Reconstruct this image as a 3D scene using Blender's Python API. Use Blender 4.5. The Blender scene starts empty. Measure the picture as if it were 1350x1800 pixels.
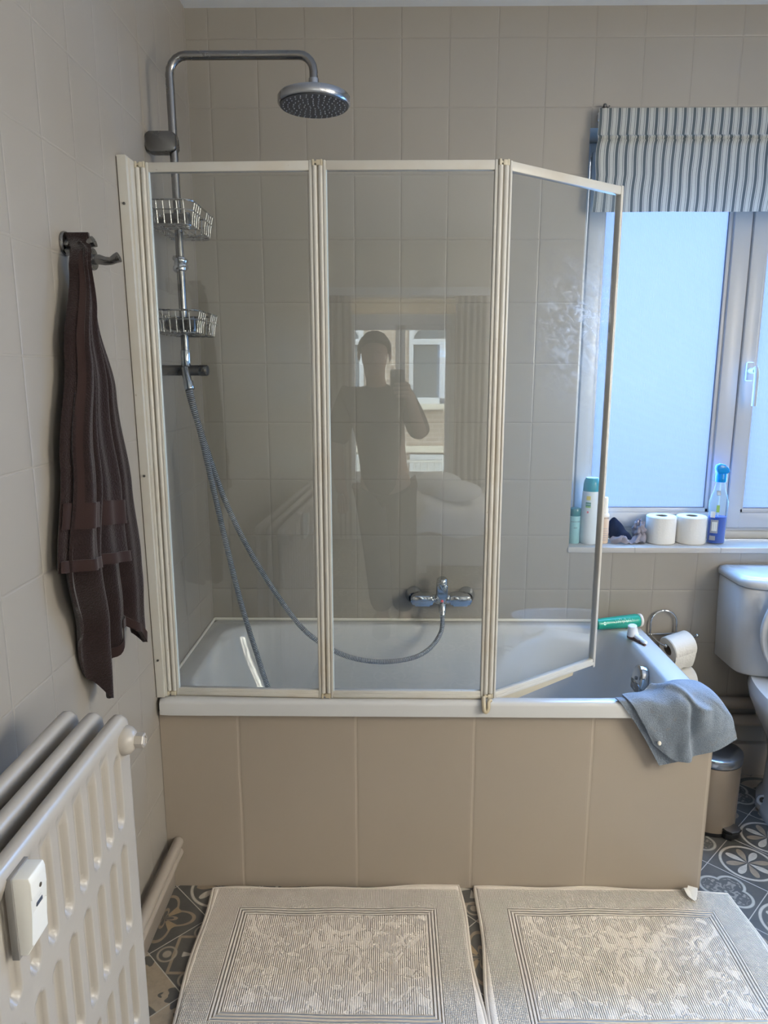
import bpy, bmesh, math, random
from math import sin, cos, pi, radians, sqrt, atan2, hypot, tan
from mathutils import Vector, Matrix

random.seed(7)
SC = bpy.context.scene
COL = SC.collection
ORG = {}

# ------------------------------------------------------------------ objects
def empty(name, loc=(0, 0, 0), label=None, cat=None, group=None, kind=None):
    o = bpy.data.objects.new(name, None)
    o.empty_display_size = 0.05
    COL.objects.link(o)
    o.location = loc
    ORG[o.name] = Vector(loc)
    tag(o, label, cat, group, kind)
    return o

def tag(o, label=None, cat=None, group=None, kind=None):
    if label: o['label'] = label
    if cat: o['category'] = cat
    if group: o['group'] = group
    if kind: o['kind'] = kind
    return o

def link(name, me, mat, parent=None, label=None):
    o = bpy.data.objects.new(name, me)
    COL.objects.link(o)
    if mat is not None:
        for m in (mat if isinstance(mat, (list, tuple)) else [mat]):
            me.materials.append(m)
    if parent is not None:
        o.parent = parent
    if label: o['label'] = label
    return o

def obj(name, bm, mat, parent=None, smooth=35, label=None, origin=None):
    """Link a bmesh (world coordinates) as ONE mesh object."""
    org = Vector((0, 0, 0))
    if parent is not None:
        org = ORG[parent.name]
    elif origin is not None:
        org = Vector(origin)
    bmesh.ops.remove_doubles(bm, verts=bm.verts, dist=1e-6)
    bmesh.ops.recalc_face_normals(bm, faces=bm.faces)
    if org.length > 0:
        bmesh.ops.translate(bm, verts=bm.verts, vec=-org)
    me = bpy.data.meshes.new(name)
    bm.to_mesh(me); bm.free()
    if smooth:
        for p in me.polygons: p.use_smooth = True
        try: me.set_sharp_from_angle(angle=radians(smooth))
        except Exception: pass
    o = link(name, me, mat, parent, label)
    if parent is None:
        o.location = org
    ORG[o.name] = org
    return o

def struct(name, bm, mat, smooth=0, parent=None):
    o = obj(name, bm, mat, parent, smooth)
    o['kind'] = 'structure'
    return o

def dup(root, loc, label=None, name=None):
    r = root.copy(); COL.objects.link(r); r.location = loc
    ORG[r.name] = Vector(loc)
    if label: r['label'] = label
    for ch in list(root.children):
        c = ch.copy(); COL.objects.link(c); c.parent = r
        for g in list(ch.children):
            d = g.copy(); COL.objects.link(d); d.parent = c
    return r

# ------------------------------------------------------------------ shapes
def B(): return bmesh.new()

def box(bm, x0, x1, y0, y1, z0, z1):
    vs = [bm.verts.new((x, y, z)) for x in (x0, x1) for y in (y0, y1) for z in (z0, z1)]
    for f in ((0, 1, 3, 2), (4, 6, 7, 5), (0, 4, 5, 1), (2, 3, 7, 6), (0, 2, 6, 4), (1, 5, 7, 3)):
        bm.faces.new([vs[i] for i in f])
    return vs

def rbox(bm, x0, x1, y0, y1, z0, z1, r=0.003, seg=2, M=None):
    t = bmesh.new()
    box(t, x0, x1, y0, y1, z0, z1)
    bmesh.ops.bevel(t, geom=list(t.edges), offset=r, segments=seg, profile=0.5, affect='EDGES')
    if M is not None: t.transform(M)
    merge(bm, t)

def merge(bm, t):
    me = bpy.data.meshes.new('tmp'); t.to_mesh(me); t.free()
    bm.from_mesh(me); bpy.data.meshes.remove(me)

def frame_of(d):
    d = d.normalized()
    a = Vector((0, 0, 1)) if abs(d.z) < 0.9 else Vector((1, 0, 0))
    u = a.cross(d).normalized(); v = d.cross(u).normalized()
    return u, v

def tube(bm, pts, r, seg=12, closed=False, cap=True, sx=1.0):
    pts = [Vector(p) for p in pts]
    n = len(pts)
    rs = r if isinstance(r, (list, tuple)) else [r] * n
    rings = []; u = v = None
    for i in range(n):
        if closed: d = pts[(i + 1) % n] - pts[i - 1]
        else: d = pts[min(i + 1, n - 1)] - pts[max(i - 1, 0)]
        d.normalize()
        if u is None: u, v = frame_of(d)
        else:
            u = (u - d * u.dot(d))
            if u.length < 1e-6: u, v = frame_of(d)
            u.normalize(); v = d.cross(u).normalized()
        rings.append([bm.verts.new(pts[i] + (u * cos(2 * pi * k / seg) * sx + v * sin(2 * pi * k / seg)) * rs[i]) for k in range(seg)])
    m = n if closed else n - 1
    for i in range(m):
        a, b = rings[i], rings[(i + 1) % n]
        for k in range(seg):
            bm.faces.new((a[k], a[(k + 1) % seg], b[(k + 1) % seg], b[k]))
    if cap and not closed:
        bm.faces.new(rings[0][::-1]); bm.faces.new(rings[-1])

def cat(pts, n=8, closed=False):
    P = [Vector(p) for p in pts]; out = []
    L = len(P); m = L if closed else L - 1
    for i in range(m):
        if closed: a, b, c, d = P[i - 1], P[i], P[(i + 1) % L], P[(i + 2) % L]
        else: a, b, c, d = P[max(i - 1, 0)], P[i], P[i + 1], P[min(i + 2, L - 1)]
        for k in range(n):
            t = k / n
            out.append(0.5 * ((2 * b) + (c - a) * t + (2 * a - 5 * b + 4 * c - d) * t * t + (3 * b - a - 3 * c + d) * t ** 3))
    if not closed: out.append(P[-1])
    return out

def lathe(bm, prof, c=(0, 0, 0), axis=(0, 0, 1), seg=32, sx=1.0, sy=1.0):
    """prof: list of (r, h) along axis."""
    ax = Vector(axis).normalized(); u, v = frame_of(ax); c = Vector(c)
    if abs(ax.z) > 0.99: u, v = Vector((1, 0, 0)), Vector((0, 1, 0))
    rings = []
    for r, h in prof:
        if r < 1e-6: rings.append([bm.verts.new(c + ax * h)])
        else: rings.append([bm.verts.new(c + ax * h + u * cos(2 * pi * k / seg) * r * sx + v * sin(2 * pi * k / seg) * r * sy) for k in range(seg)])
    for a, b in zip(rings, rings[1:]):
        for k in range(seg):
            k2 = (k + 1) % seg
            if len(a) == 1 and len(b) == 1: continue
            if len(a) == 1: bm.faces.new((a[0], b[k], b[k2]))
            elif len(b) == 1: bm.faces.new((a[k], a[k2], b[0]))
            else: bm.faces.new((a[k], a[k2], b[k2], b[k]))

def cyl(bm, a, b, r, seg=20, r2=None, bev=0.0):
    a, b = Vector(a), Vector(b); L = (b - a).length
    r2 = r if r2 is None else r2
    if bev > 0:
        pr = [(0, 0), (r - bev, 0), (r - bev * 0.3, bev * 0.3), (r, bev), (r2, L - bev), (r2 - bev * 0.3, L - bev * 0.3), (r2 - bev, L), (0, L)]
    else: pr = [(0, 0), (r, 0), (r2, L), (0, L)]
    lathe(bm, pr, a, b - a, seg)

def ball(bm, c, r, seg=16, s=(1, 1, 1)):
    n = seg // 2
    t = bmesh.new()
    bmesh.ops.create_uvsphere(t, u_segments=seg, v_segments=n, radius=r)
    bmesh.ops.scale(t, vec=s, verts=t.verts); bmesh.ops.translate(t, vec=c, verts=t.verts)
    merge(bm, t)

def prism(bm, outline, h0, h1, M=None, bev=0.0):
    """outline (x,y) extruded along z from h0 to h1, then transformed by M."""
    t = bmesh.new()
    a = [t.verts.new((x, y, h0)) for x, y in outline]; b = [t.verts.new((x, y, h1)) for x, y in outline]
    n = len(a)
    for i in range(n): t.faces.new((a[i], a[(i + 1) % n], b[(i + 1) % n], b[i]))
    t.faces.new(a[::-1]); t.faces.new(b)
    if bev > 0:
        es = [e for e in t.edges if abs(e.verts[0].co.z - e.verts[1].co.z) < 1e-7]
        bmesh.ops.bevel(t, geom=es, offset=bev, segments=2, profile=0.5, affect='EDGES')
    if M is not None: t.transform(M)
    merge(bm, t)

def rrect(x0, x1, y0, y1, r, n=5):
    out = []
    for cx, cy, a0 in ((x1 - r, y1 - r, 0), (x0 + r, y1 - r, 90), (x0 + r, y0 + r, 180), (x1 - r, y0 + r, 270)):
        for k in range(n + 1):
            a = radians(a0 + 90 * k / n)
            out.append((cx + r * cos(a), cy + r * sin(a)))
    return out

def loft(bm, rings, cap0=True, cap1=True):
    R = [[bm.verts.new(p) for p in ring] for ring in rings]
    for a, b in zip(R, R[1:]):
        n = len(a)
        for k in range(n): bm.faces.new((a[k], a[(k + 1) % n], b[(k + 1) % n], b[k]))
    if cap0: bm.faces.new(R[0][::-1])
    if cap1: bm.faces.new(R[-1])

def grid(bm, fn, nu, nv):
    V = [[bm.verts.new(fn(i / nu, j / nv)) for i in range(nu + 1)] for j in range(nv + 1)]
    for j in range(nv):
        for i in range(nu):
            bm.faces.new((V[j][i], V[j][i + 1], V[j + 1][i + 1], V[j + 1][i]))
    return V

def patch(bm, ctrl, nu, nv, noise=None):
    rows = [cat(r, nu) for r in ctrl]
    cols = list(zip(*rows))
    C2 = [cat(c, nv) for c in cols]
    W, H = len(C2), len(C2[0])
    def P(i, j):
        p = C2[i][j]
        return p + noise(i / (W - 1), j / (H - 1), p) if noise else p
    V = [[bm.verts.new(P(i, j)) for i in range(W)] for j in range(H)]
    for j in range(H - 1):
        for i in range(W - 1):
            bm.faces.new((V[j][i], V[j][i + 1], V[j + 1][i + 1], V[j + 1][i]))
    return V

def solid(bm, t):
    """give a sheet real thickness"""
    bmesh.ops.recalc_face_normals(bm, faces=bm.faces)
    r = bmesh.ops.solidify(bm, geom=list(bm.faces), thickness=t)

def text(parent, s, size, M, mat, bend=None, name='lettering', depth=0.0002):
    """lettering as a mesh in M's x-y plane; bend = (radius) wraps x round a vertical cylinder whose axis is at local (0, 0, -radius)."""
    cu = bpy.data.curves.new('txt', 'FONT'); cu.body = s; cu.size = size; cu.align_x = 'CENTER'; cu.align_y = 'CENTER'; cu.extrude = depth
    o = bpy.data.objects.new('txt', cu); COL.objects.link(o)
    bpy.context.view_layer.update()
    dg = bpy.context.evaluated_depsgraph_get()
    me = bpy.data.meshes.new_from_object(o.evaluated_get(dg))
    bpy.data.objects.remove(o); bpy.data.curves.remove(cu)
    bm = bmesh.new(); bm.from_mesh(me); bpy.data.meshes.remove(me)
    if bend:
        for v in bm.verts:
            a = v.co.x / bend; R = bend + v.co.z
            v.co.x = R * sin(a); v.co.z = R * cos(a) - bend
    bm.transform(M)
    return obj(name, bm, mat, parent, smooth=0)

def facing(p, yaw=0.0, roll=0.0):
    """matrix: local x -> right, local y -> up, local z -> towards -y (the camera side); yaw turns it about z."""
    R = Matrix(((1, 0, 0), (0, 0, -1), (0, 1, 0))).to_4x4()
    return Matrix.Translation(p) @ Matrix.Rotation(yaw, 4, 'Z') @ R @ Matrix.Rotation(roll, 4, 'Z')
EXPOSURE = -0.27
# ------------------------------------------------------------------ materials
class NT:
    def __init__(s, name):
        s.m = bpy.data.materials.new(name); s.m.use_nodes = True
        s.t = s.m.node_tree; s.t.nodes.clear()
        s.out = s.t.nodes.new('ShaderNodeOutputMaterial')
    def n(s, typ, **k):
        nd = s.t.nodes.new(typ)
        for a, b in k.items(): setattr(nd, a, b)
        return nd
    def set(s, sock, v):
        if isinstance(v, bpy.types.NodeSocket): s.t.links.new(v, sock)
        else: sock.default_value = v
    def m_(s, op, a, b=0.0, c=None):
        nd = s.n('ShaderNodeMath', operation=op)
        s.set(nd.inputs[0], a); s.set(nd.inputs[1], b)
        if c is not None: s.set(nd.inputs[2], c)
        return nd.outputs[0]
    def step(s, v, a, b, lo=0.0, hi=1.0):
        nd = s.n('ShaderNodeMapRange', interpolation_type='SMOOTHSTEP')
        s.set(nd.inputs[0], v); s.set(nd.inputs[1], a); s.set(nd.inputs[2], b); s.set(nd.inputs[3], lo); s.set(nd.inputs[4], hi)
        return nd.outputs[0]
    def mix(s, f, a, b):
        nd = s.n('ShaderNodeMix', data_type='RGBA')
        s.set(nd.inputs[0], f)
        s.set(nd.inputs[6], a if isinstance(a, bpy.types.NodeSocket) else (*a[:3], 1)); s.set(nd.inputs[7], b if isinstance(b, bpy.types.NodeSocket) else (*b[:3], 1))
        return nd.outputs[2]
    def xyz(s, kind='Object'):
        tc = s.n('ShaderNodeTexCoord'); sp = s.n('ShaderNodeSeparateXYZ')
        s.t.links.new(tc.outputs[kind], sp.inputs[0])
        return sp.outputs[0], sp.outputs[1], sp.outputs[2], tc.outputs[kind]
    def vec(s, x, y, z):
        nd = s.n('ShaderNodeCombineXYZ'); s.set(nd.inputs[0], x); s.set(nd.inputs[1], y); s.set(nd.inputs[2], z)
        return nd.outputs[0]
    def noise(s, vec, scale, detail=2.0, rough=0.5, dist=0.0):
        nd = s.n('ShaderNodeTexNoise'); s.set(nd.inputs['Vector'], vec)
        nd.inputs['Scale'].default_value = scale; nd.inputs['Detail'].default_value = detail; nd.inputs['Roughness'].default_value = rough; nd.inputs['Distortion'].default_value = dist
        return nd.outputs[0]
    def bump(s, h, strength=0.5, dist=0.002, normal=None):
        nd = s.n('ShaderNodeBump'); nd.inputs['Strength'].default_value = strength; nd.inputs['Distance'].default_value = dist
        s.t.links.new(h, nd.inputs['Height'])
        if normal is not None: s.t.links.new(normal, nd.inputs['Normal'])
        return nd.outputs[0]
    def pbr(s, color, rough=0.5, metal=0.0, normal=None, spec=0.5, coat=0.0, sheen=0.0, trans=0.0, ior=1.5):
        p = s.n('ShaderNodeBsdfPrincipled')
        s.set(p.inputs['Base Color'], color if isinstance(color, bpy.types.NodeSocket) else (*color[:3], 1))
        s.set(p.inputs['Roughness'], rough); s.set(p.inputs['Metallic'], metal)
        p.inputs['Specular IOR Level'].default_value = spec; p.inputs['Coat Weight'].default_value = coat; p.inputs['Coat Roughness'].default_value = 0.1
        p.inputs['Sheen Weight'].default_value = sheen; p.inputs['Transmission Weight'].default_value = trans; p.inputs['IOR'].default_value = ior
        if normal is not None: s.t.links.new(normal, p.inputs['Normal'])
        return p.outputs[0]
    def done(s, sh):
        s.t.links.new(sh, s.out.inputs[0]); return s.m
    def mixsh(s, f, a, b):
        nd = s.n('ShaderNodeMixShader'); s.set(nd.inputs[0], f); s.t.links.new(a, nd.inputs[1]); s.t.links.new(b, nd.inputs[2]); return nd.outputs[0]

def simple(name, c, rough=0.4, metal=0.0, var=0.06, scale=12.0, bump=0.0, bscale=60.0, **k):
    t = NT(name); x, y, z, v = t.xyz()
    f = t.noise(v, scale, 3.0)
    col = t.mix(f, [min(1, q * (1 + var)) for q in c], [q * (1 - var) for q in c])
    nr = t.bump(t.noise(v, bscale, 2.0), bump, 0.002) if bump > 0 else None
    return t.done(t.pbr(col, rough, metal, nr, **k))

def lines(t, c, off, w, wob=None):
    """distance (m) from coordinate c to the nearest line off + k*w"""
    q = t.m_('DIVIDE', t.m_('SUBTRACT', c, off), w)
    if wob is not None: q = t.m_('ADD', q, wob)
    f = t.m_('FRACT', t.m_('ADD', q, 0.5))
    return t.m_('MULTIPLY', t.m_('ABSOLUTE', t.m_('SUBTRACT', f, 0.5)), w)

def tile_mat(name, c, axis, off, w, zoff, h, rough=0.32, gw=0.0016, dark=0.82, hl=1.0):
    t = NT(name); x, y, z, v = t.xyz()
    u = {'x': x, 'y': y}[axis]
    wob = t.m_('MULTIPLY', t.m_('SUBTRACT', t.noise(v, 7.0, 1.0), 0.5), 0.012)
    du = lines(t, u, off, w, wob); dz = lines(t, z, zoff, h, wob)
    d = t.m_('MINIMUM', du, dz)
    g = t.step(d, gw * 0.6, gw * 2.0)
    pil = t.step(d, 0.0, 0.012)
    hgt = t.m_('ADD', t.m_('MULTIPLY', g, 1.0), t.m_('MULTIPLY', pil, 0.55))
    hgt = t.m_('ADD', hgt, t.m_('MULTIPLY', t.noise(v, 26.0, 2.0), 0.10))
    hgt = t.m_('ADD', hgt, t.m_('MULTIPLY', t.noise(v, 5.0, 1.0), 0.7))
    nr = t.bump(hgt, 0.42, 0.0014)
    base = t.mix(t.noise(v, 2.2, 3.0), [q * 1.04 for q in c], [q * 0.95 for q in c])
    col = t.mix(g, [q * dark for q in c], base)
    return t.done(t.pbr(col, rough, 0.0, nr))

WALLC = (0.325, 0.296, 0.256)
M = {}
M['tile_back'] = tile_mat('painted_tile_back', WALLC, 'x', 0.069, 0.150, 2.478, 0.197, dark=0.93)
M['tile_side'] = tile_mat('painted_tile_side', WALLC, 'y', -0.554, 0.144, 2.478, 0.197, dark=1.02)
M['tile_bath'] = tile_mat('painted_tile_bath', (0.355, 0.30, 0.243), 'x', 0.219, 0.327, -0.1, 1.2, gw=0.0026, dark=1.12)
M['sill'] = tile_mat('sill_tile', (0.52, 0.50, 0.47), 'x', 1.795, 0.300, 0.1, 5.0, rough=0.2)
M['ceiling'] = simple('ceiling_paint', (0.80, 0.82, 0.84), 0.8, bump=0.1)
M['plain_wall'] = simple('plain_wall_paint', (0.70, 0.66, 0.58), 0.7, bump=0.1)
M['paint_wood'] = simple('beige_gloss_paint', (0.36, 0.31, 0.26), 0.35, bump=0.15)

def chrome(name, c, rough, sc=30.0):
    t = NT(name); x, y, z, v = t.xyz()
    r = t.step(t.noise(v, sc, 3.0), 0.3, 0.8, rough * 0.6, rough * 1.7)
    return t.done(t.pbr(c, r, 1.0))
M['chrome'] = chrome('chrome', (0.60, 0.62, 0.64), 0.09)
M['chrome_worn'] = chrome('worn_chrome', (0.26, 0.255, 0.25), 0.2)
M['steel_wire'] = chrome('steel_wire', (0.46, 0.455, 0.44), 0.28)
M['dark_metal'] = chrome('dull_grey_metal', (0.16, 0.155, 0.15), 0.38)
M['brushed'] = chrome('brushed_steel', (0.42, 0.43, 0.45), 0.26, 6.0)

# braided hose: fine rings along its length need bump by position along the tube
def hose_mat():
    t = NT('braided_hose')
    a = t.n('ShaderNodeAttribute', attribute_name='along')
    w = t.m_('SINE', t.m_('MULTIPLY', a.outputs['Fac'], 2 * pi))
    nr = t.bump(w, 0.9, 0.0016)
    col = t.mix(t.step(w, -0.9, 0.2), (0.20, 0.20, 0.21), (0.88, 0.89, 0.90))
    return t.done(t.pbr(col, 0.32, 1.0, nr))
M['hose'] = hose_mat()

def aged(name, c, c2):
    t = NT(name); x, y, z, v = t.xyz()
    f = t.step(t.noise(v, 4.0, 4.0, 0.6), 0.42, 0.75)
    col = t.mix(f, c, c2)
    sp = t.step(t.noise(v, 95.0, 1.0), 0.76, 0.82)
    col = t.mix(t.m_('MULTIPLY', sp, 0.35), col, (0.16, 0.10, 0.05))
    return t.done(t.pbr(col, 0.38, 0.0))
M['frame'] = aged('cream_aluminium', (0.55, 0.535, 0.49), (0.50, 0.455, 0.38))
M['hinge'] = aged('cream_hinge_plastic', (0.46, 0.41, 0.32), (0.36, 0.29, 0.19))
M['seal'] = aged('yellowed_seal', (0.52, 0.47, 0.36), (0.45, 0.36, 0.22))
M['edge'] = simple('painted_edge_highlight', (0.60, 0.68, 0.72), 0.15, var=.02)
M['gap_shade'] = simple('dark_gap', (0.05, 0.04, 0.03), 0.8)  # dark colour standing in for shade in the wall gap and bolt hole

def clear_glass(name, ior=1.52, tint=(0.93, 0.955, 0.945), dirt=0.0):
    t = NT(name); x, y, z, v = t.xyz()
    tr = t.n('ShaderNodeBsdfTransparent'); tr.inputs[0].default_value = (*tint, 1)
    gl = t.n('ShaderNodeBsdfGlossy'); gl.inputs['Roughness'].default_value = 0.0; gl.inputs['Color'].default_value = (1, 1, 1, 1)
    geo = t.n('ShaderNodeNewGeometry'); fr = t.n('ShaderNodeFresnel')
    i = t.m_('ADD', ior, t.m_('MULTIPLY', geo.outputs['Backfacing'], 1.0 / ior - ior))
    t.t.links.new(i, fr.inputs[0])
    sh = t.mixsh(fr.outputs[0], tr.outputs[0], gl.outputs[0])
    if dirt > 0:
        # dried soap smears: curved wisps, thickest half way up towards the free edge
        df = t.n('ShaderNodeBsdfDiffuse'); df.inputs[0].default_value = (0.75, 0.80, 0.86, 1)
        tl = t.n('ShaderNodeBsdfTranslucent'); tl.inputs[0].default_value = (0.75, 0.82, 0.90, 1)
        half = t.mixsh(0.5, df.outputs[0], tl.outputs[0])
        st = t.vec(t.m_('ADD', t.m_('MULTIPLY', x, 10.0), t.m_('MULTIPLY', z, 22.0)), t.m_('MULTIPLY', y, 8.0), t.m_('SUBTRACT', t.m_('MULTIPLY', z, 6.0), t.m_('MULTIPLY', x, 14.0)))
        wisps = t.step(t.noise(st, 1.6, 6.0, 0.72, 0.8), 0.42, 0.72)
        zone = t.m_('MULTIPLY', t.step(z, 0.72, 1.08), t.step(z, 1.24, 0.98))
        edge = t.step(x, 0.93, 1.14)
        f = t.m_('MULTIPLY', t.m_('MULTIPLY', wisps, zone), t.m_('MULTIPLY', edge, dirt))
        f = t.m_('ADD', f, t.m_('MULTIPLY', t.noise(v, 9.0, 4.0), 0.012))
        sh = t.mixsh(f, sh, half)
    return t.done(sh)
M['glass'] = clear_glass('screen_glass', 1.58, (0.955, 0.965, 0.96))
M['glass_dirty'] = clear_glass('smeared_screen_glass', 1.58, (0.955, 0.965, 0.96), 0.5)
M['window_glass'] = clear_glass('window_glass', 1.5)

def reeded():
    t = NT('reeded_frosted_glass'); x, y, z, v = t.xyz()
    w = t.m_('SINE', t.m_('MULTIPLY', x, 2 * pi / 0.0042))
    nr = t.bump(w, 0.6, 0.001)
    col = t.mix(t.step(w, -1.0, 1.0), (0.260, 0.325, 0.465), (0.305, 0.370, 0.52))
    tl = t.n('ShaderNodeBsdfTranslucent'); t.set(tl.inputs[0], col); t.t.links.new(nr, tl.inputs['Normal'])
    rf = t.n('ShaderNodeBsdfRefraction'); rf.inputs['Roughness'].default_value = 0.55; rf.inputs['IOR'].default_value = 1.25; t.set(rf.inputs[0], col)
    gl = t.n('ShaderNodeBsdfGlossy'); gl.inputs['Roughness'].default_value = 0.25; t.t.links.new(nr, gl.inputs['Normal'])
    a = t.mixsh(0.35, tl.outputs[0], rf.outputs[0])
    return t.done(t.mixsh(0.05, a, gl.outputs[0]))
M['frosted'] = reeded()

M['upvc'] = simple('white_upvc', (0.60, 0.62, 0.65), 0.3, var=0.02)
M['upvc_gasket'] = simple('grey_gasket', (0.22, 0.24, 0.27), 0.6)
M['beige_trim'] = simple('cream_window_trim', (0.62, 0.58, 0.50), 0.45)
M['tub'] = simple('white_enamel', (0.58, 0.58, 0.572), 0.12, var=0.02, scale=4, coat=0.3)
M['silicone'] = simple('silicone_sealant', (0.74, 0.71, 0.64), 0.45, bump=0.3, bscale=40)
M['ceramic'] = simple('white_ceramic', (0.57, 0.58, 0.59), 0.1, var=0.02, coat=0.4)
M['seat_plastic'] = simple('cream_seat_plastic', (0.74, 0.72, 0.64), 0.25, var=0.02)

def radiator_mat():
    t = NT('radiator_paint'); x, y, z, v = t.xyz()
    ox = t.step(t.noise(v, 180.0, 2.0), 0.35, 0.7)
    worn = t.m_('MULTIPLY', t.step(t.noise(v, 6.0, 3.0), 0.45, 0.65), ox)
    col = t.mix(t.noise(v, 8.0, 3.0), (0.42, 0.385, 0.34), (0.385, 0.35, 0.305))
    nr = t.bump(t.noise(v, 70.0, 3.0), 0.12, 0.002)
    return t.done(t.pbr(col, 0.27, 0.0, nr))
M['radiator'] = radiator_mat()
M['white_plastic'] = simple('white_plastic', (0.74, 0.73, 0.68), 0.35, var=0.02)
M['grey_plastic'] = simple('grey_plastic', (0.22, 0.21, 0.20), 0.5)
M['black_plastic'] = simple('black_plastic', (0.012, 0.012, 0.013), 0.4)
M['nozzle'] = simple('pale_rubber_nozzle', (0.26, 0.28, 0.30), 0.5)
M['shower_face'] = simple('dark_spray_plate', (0.055, 0.06, 0.068), 0.35)
M['paper'] = simple('tissue_paper', (0.78, 0.76, 0.71), 0.9, var=0.02, bump=0.5, bscale=140)
M['cardboard'] = simple('cardboard_core', (0.22, 0.17, 0.12), 0.9)
M['ink_dark'] = simple('dark_print', (0.05, 0.06, 0.08), 0.6)
M['ink_white'] = simple('white_print', (0.80, 0.83, 0.80), 0.6)
M['ink_grey'] = simple('grey_print', (0.30, 0.33, 0.38), 0.6)
M['green_block'] = simple('green_print', (0.06, 0.22, 0.16), 0.5)
M['lime_block'] = simple('lime_print', (0.30, 0.50, 0.12), 0.5)
M['yellow_block'] = simple('yellow_print', (0.78, 0.62, 0.08), 0.5)
M['red_block'] = simple('red_print', (0.70, 0.12, 0.14), 0.5)
M['teal_cap'] = simple('teal_plastic', (0.015, 0.26, 0.32), 0.25)
M['dark_teal'] = simple('dark_teal_plastic', (0.02, 0.15, 0.16), 0.25)
M['aqua_body'] = simple('aqua_plastic', (0.30, 0.55, 0.58), 0.25)
M['white_body'] = simple('white_bottle_plastic', (0.72, 0.77, 0.80), 0.25)
M['beige_body'] = simple('beige_bottle_plastic', (0.72, 0.56, 0.43), 0.25)
M['cream_cap'] = simple('cream_pump_plastic', (0.82, 0.77, 0.68), 0.3)
M['pale_green_print'] = simple('pale_green_print', (0.32, 0.62, 0.52), 0.4)
M['green_bottle'] = simple('green_bottle_plastic', (0.02, 0.33, 0.23), 0.25)
M['blue_cap'] = simple('blue_trigger_plastic', (0.0, 0.28, 0.72), 0.25)
M['brush_white'] = simple('white_brush_plastic', (0.80, 0.81, 0.82), 0.3)
M['brush_under'] = simple('brown_rubber_base', (0.09, 0.04, 0.03), 0.5)
M['bin'] = simple('taupe_lacquer', (0.27, 0.215, 0.165), 0.33, metal=0.25)

def clear_plastic(name, c, f):
    t = NT(name); tr = t.n('ShaderNodeBsdfTransparent'); tr.inputs[0].default_value = (*c, 1)
    x, y, z, v = t.xyz()
    p = t.pbr(t.mix(t.noise(v, 30.0), [q * 0.95 for q in c], c), 0.12)
    lw = t.n('ShaderNodeLayerWeight'); lw.inputs[0].default_value = 0.35
    return t.done(t.mixsh(t.m_('ADD', f, t.m_('MULTIPLY', lw.outputs['Facing'], 0.3)), tr.outputs[0], p))
M['clear_plastic'] = clear_plastic('clear_bottle_plastic', (0.86, 0.95, 0.98), 0.05)
M['blue_liquid'] = clear_plastic('blue_liquid', (0.0, 0.07, 0.46), 0.9)

def terry(name, c, c2, rough=0.95, sc=260.0, st=0.8, band=None, sheen=0.25, spots=None):
    t = NT(name); x, y, z, v = t.xyz()
    n1 = t.noise(v, sc, 3.0, 0.7); n2 = t.noise(v, 18.0, 3.0)
    col = t.mix(n1, c, c2)
    col = t.mix(t.m_('MULTIPLY', n2, 0.4), col, [q * 0.7 for q in c])
    if spots: col = t.mix(t.step(t.noise(v, 45.0, 4.0), 0.55, 0.75), col, spots)
    h = n1
    if band:      # smooth woven band across the cloth between two heights (local z)
        b = t.m_('MULTIPLY', t.step(z, band[0] - .002, band[0] + .002), t.step(z, band[1] + .002, band[1] - .002))
        rib = t.m_('SINE', t.m_('MULTIPLY', z, 2 * pi / 0.004))
        h = t.m_('ADD', t.m_('MULTIPLY', n1, t.m_('SUBTRACT', 1.0, b)), t.m_('MULTIPLY', t.m_('MULTIPLY', rib, b), 0.15))
        col = t.mix(t.m_('MULTIPLY', b, 0.7), col, [q * 1.5 for q in c2])
    nr = t.bump(h, st, 0.0035)
    return t.done(t.pbr(col, rough, 0.0, nr, spec=0.1, sheen=sheen))
M['towel_brown'] = terry('brown_terry', (0.006, 0.003, 0.003), (0.040, 0.022, 0.020), sc=300.0)
M['towel_band'] = terry('brown_woven_band', (0.030, 0.0165, 0.015), (0.039, 0.022, 0.0195), sc=500.0, st=0.25)
M['towel_blue'] = terry('blue_terry', (0.10, 0.13, 0.175), (0.37, 0.42, 0.48), sc=330.0, st=0.8, spots=(0.22, 0.23, 0.245))
M['cloth_navy'] = terry('navy_cloth', (0.008, 0.012, 0.030), (0.02, 0.028, 0.06), sc=400.0, st=0.3, sheen=0.1)
M['cloth_grey'] = terry('grey_lilac_cloth', (0.26, 0.24, 0.28), (0.38, 0.36, 0.40), sc=300.0, st=0.4, sheen=0.1)

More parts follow.
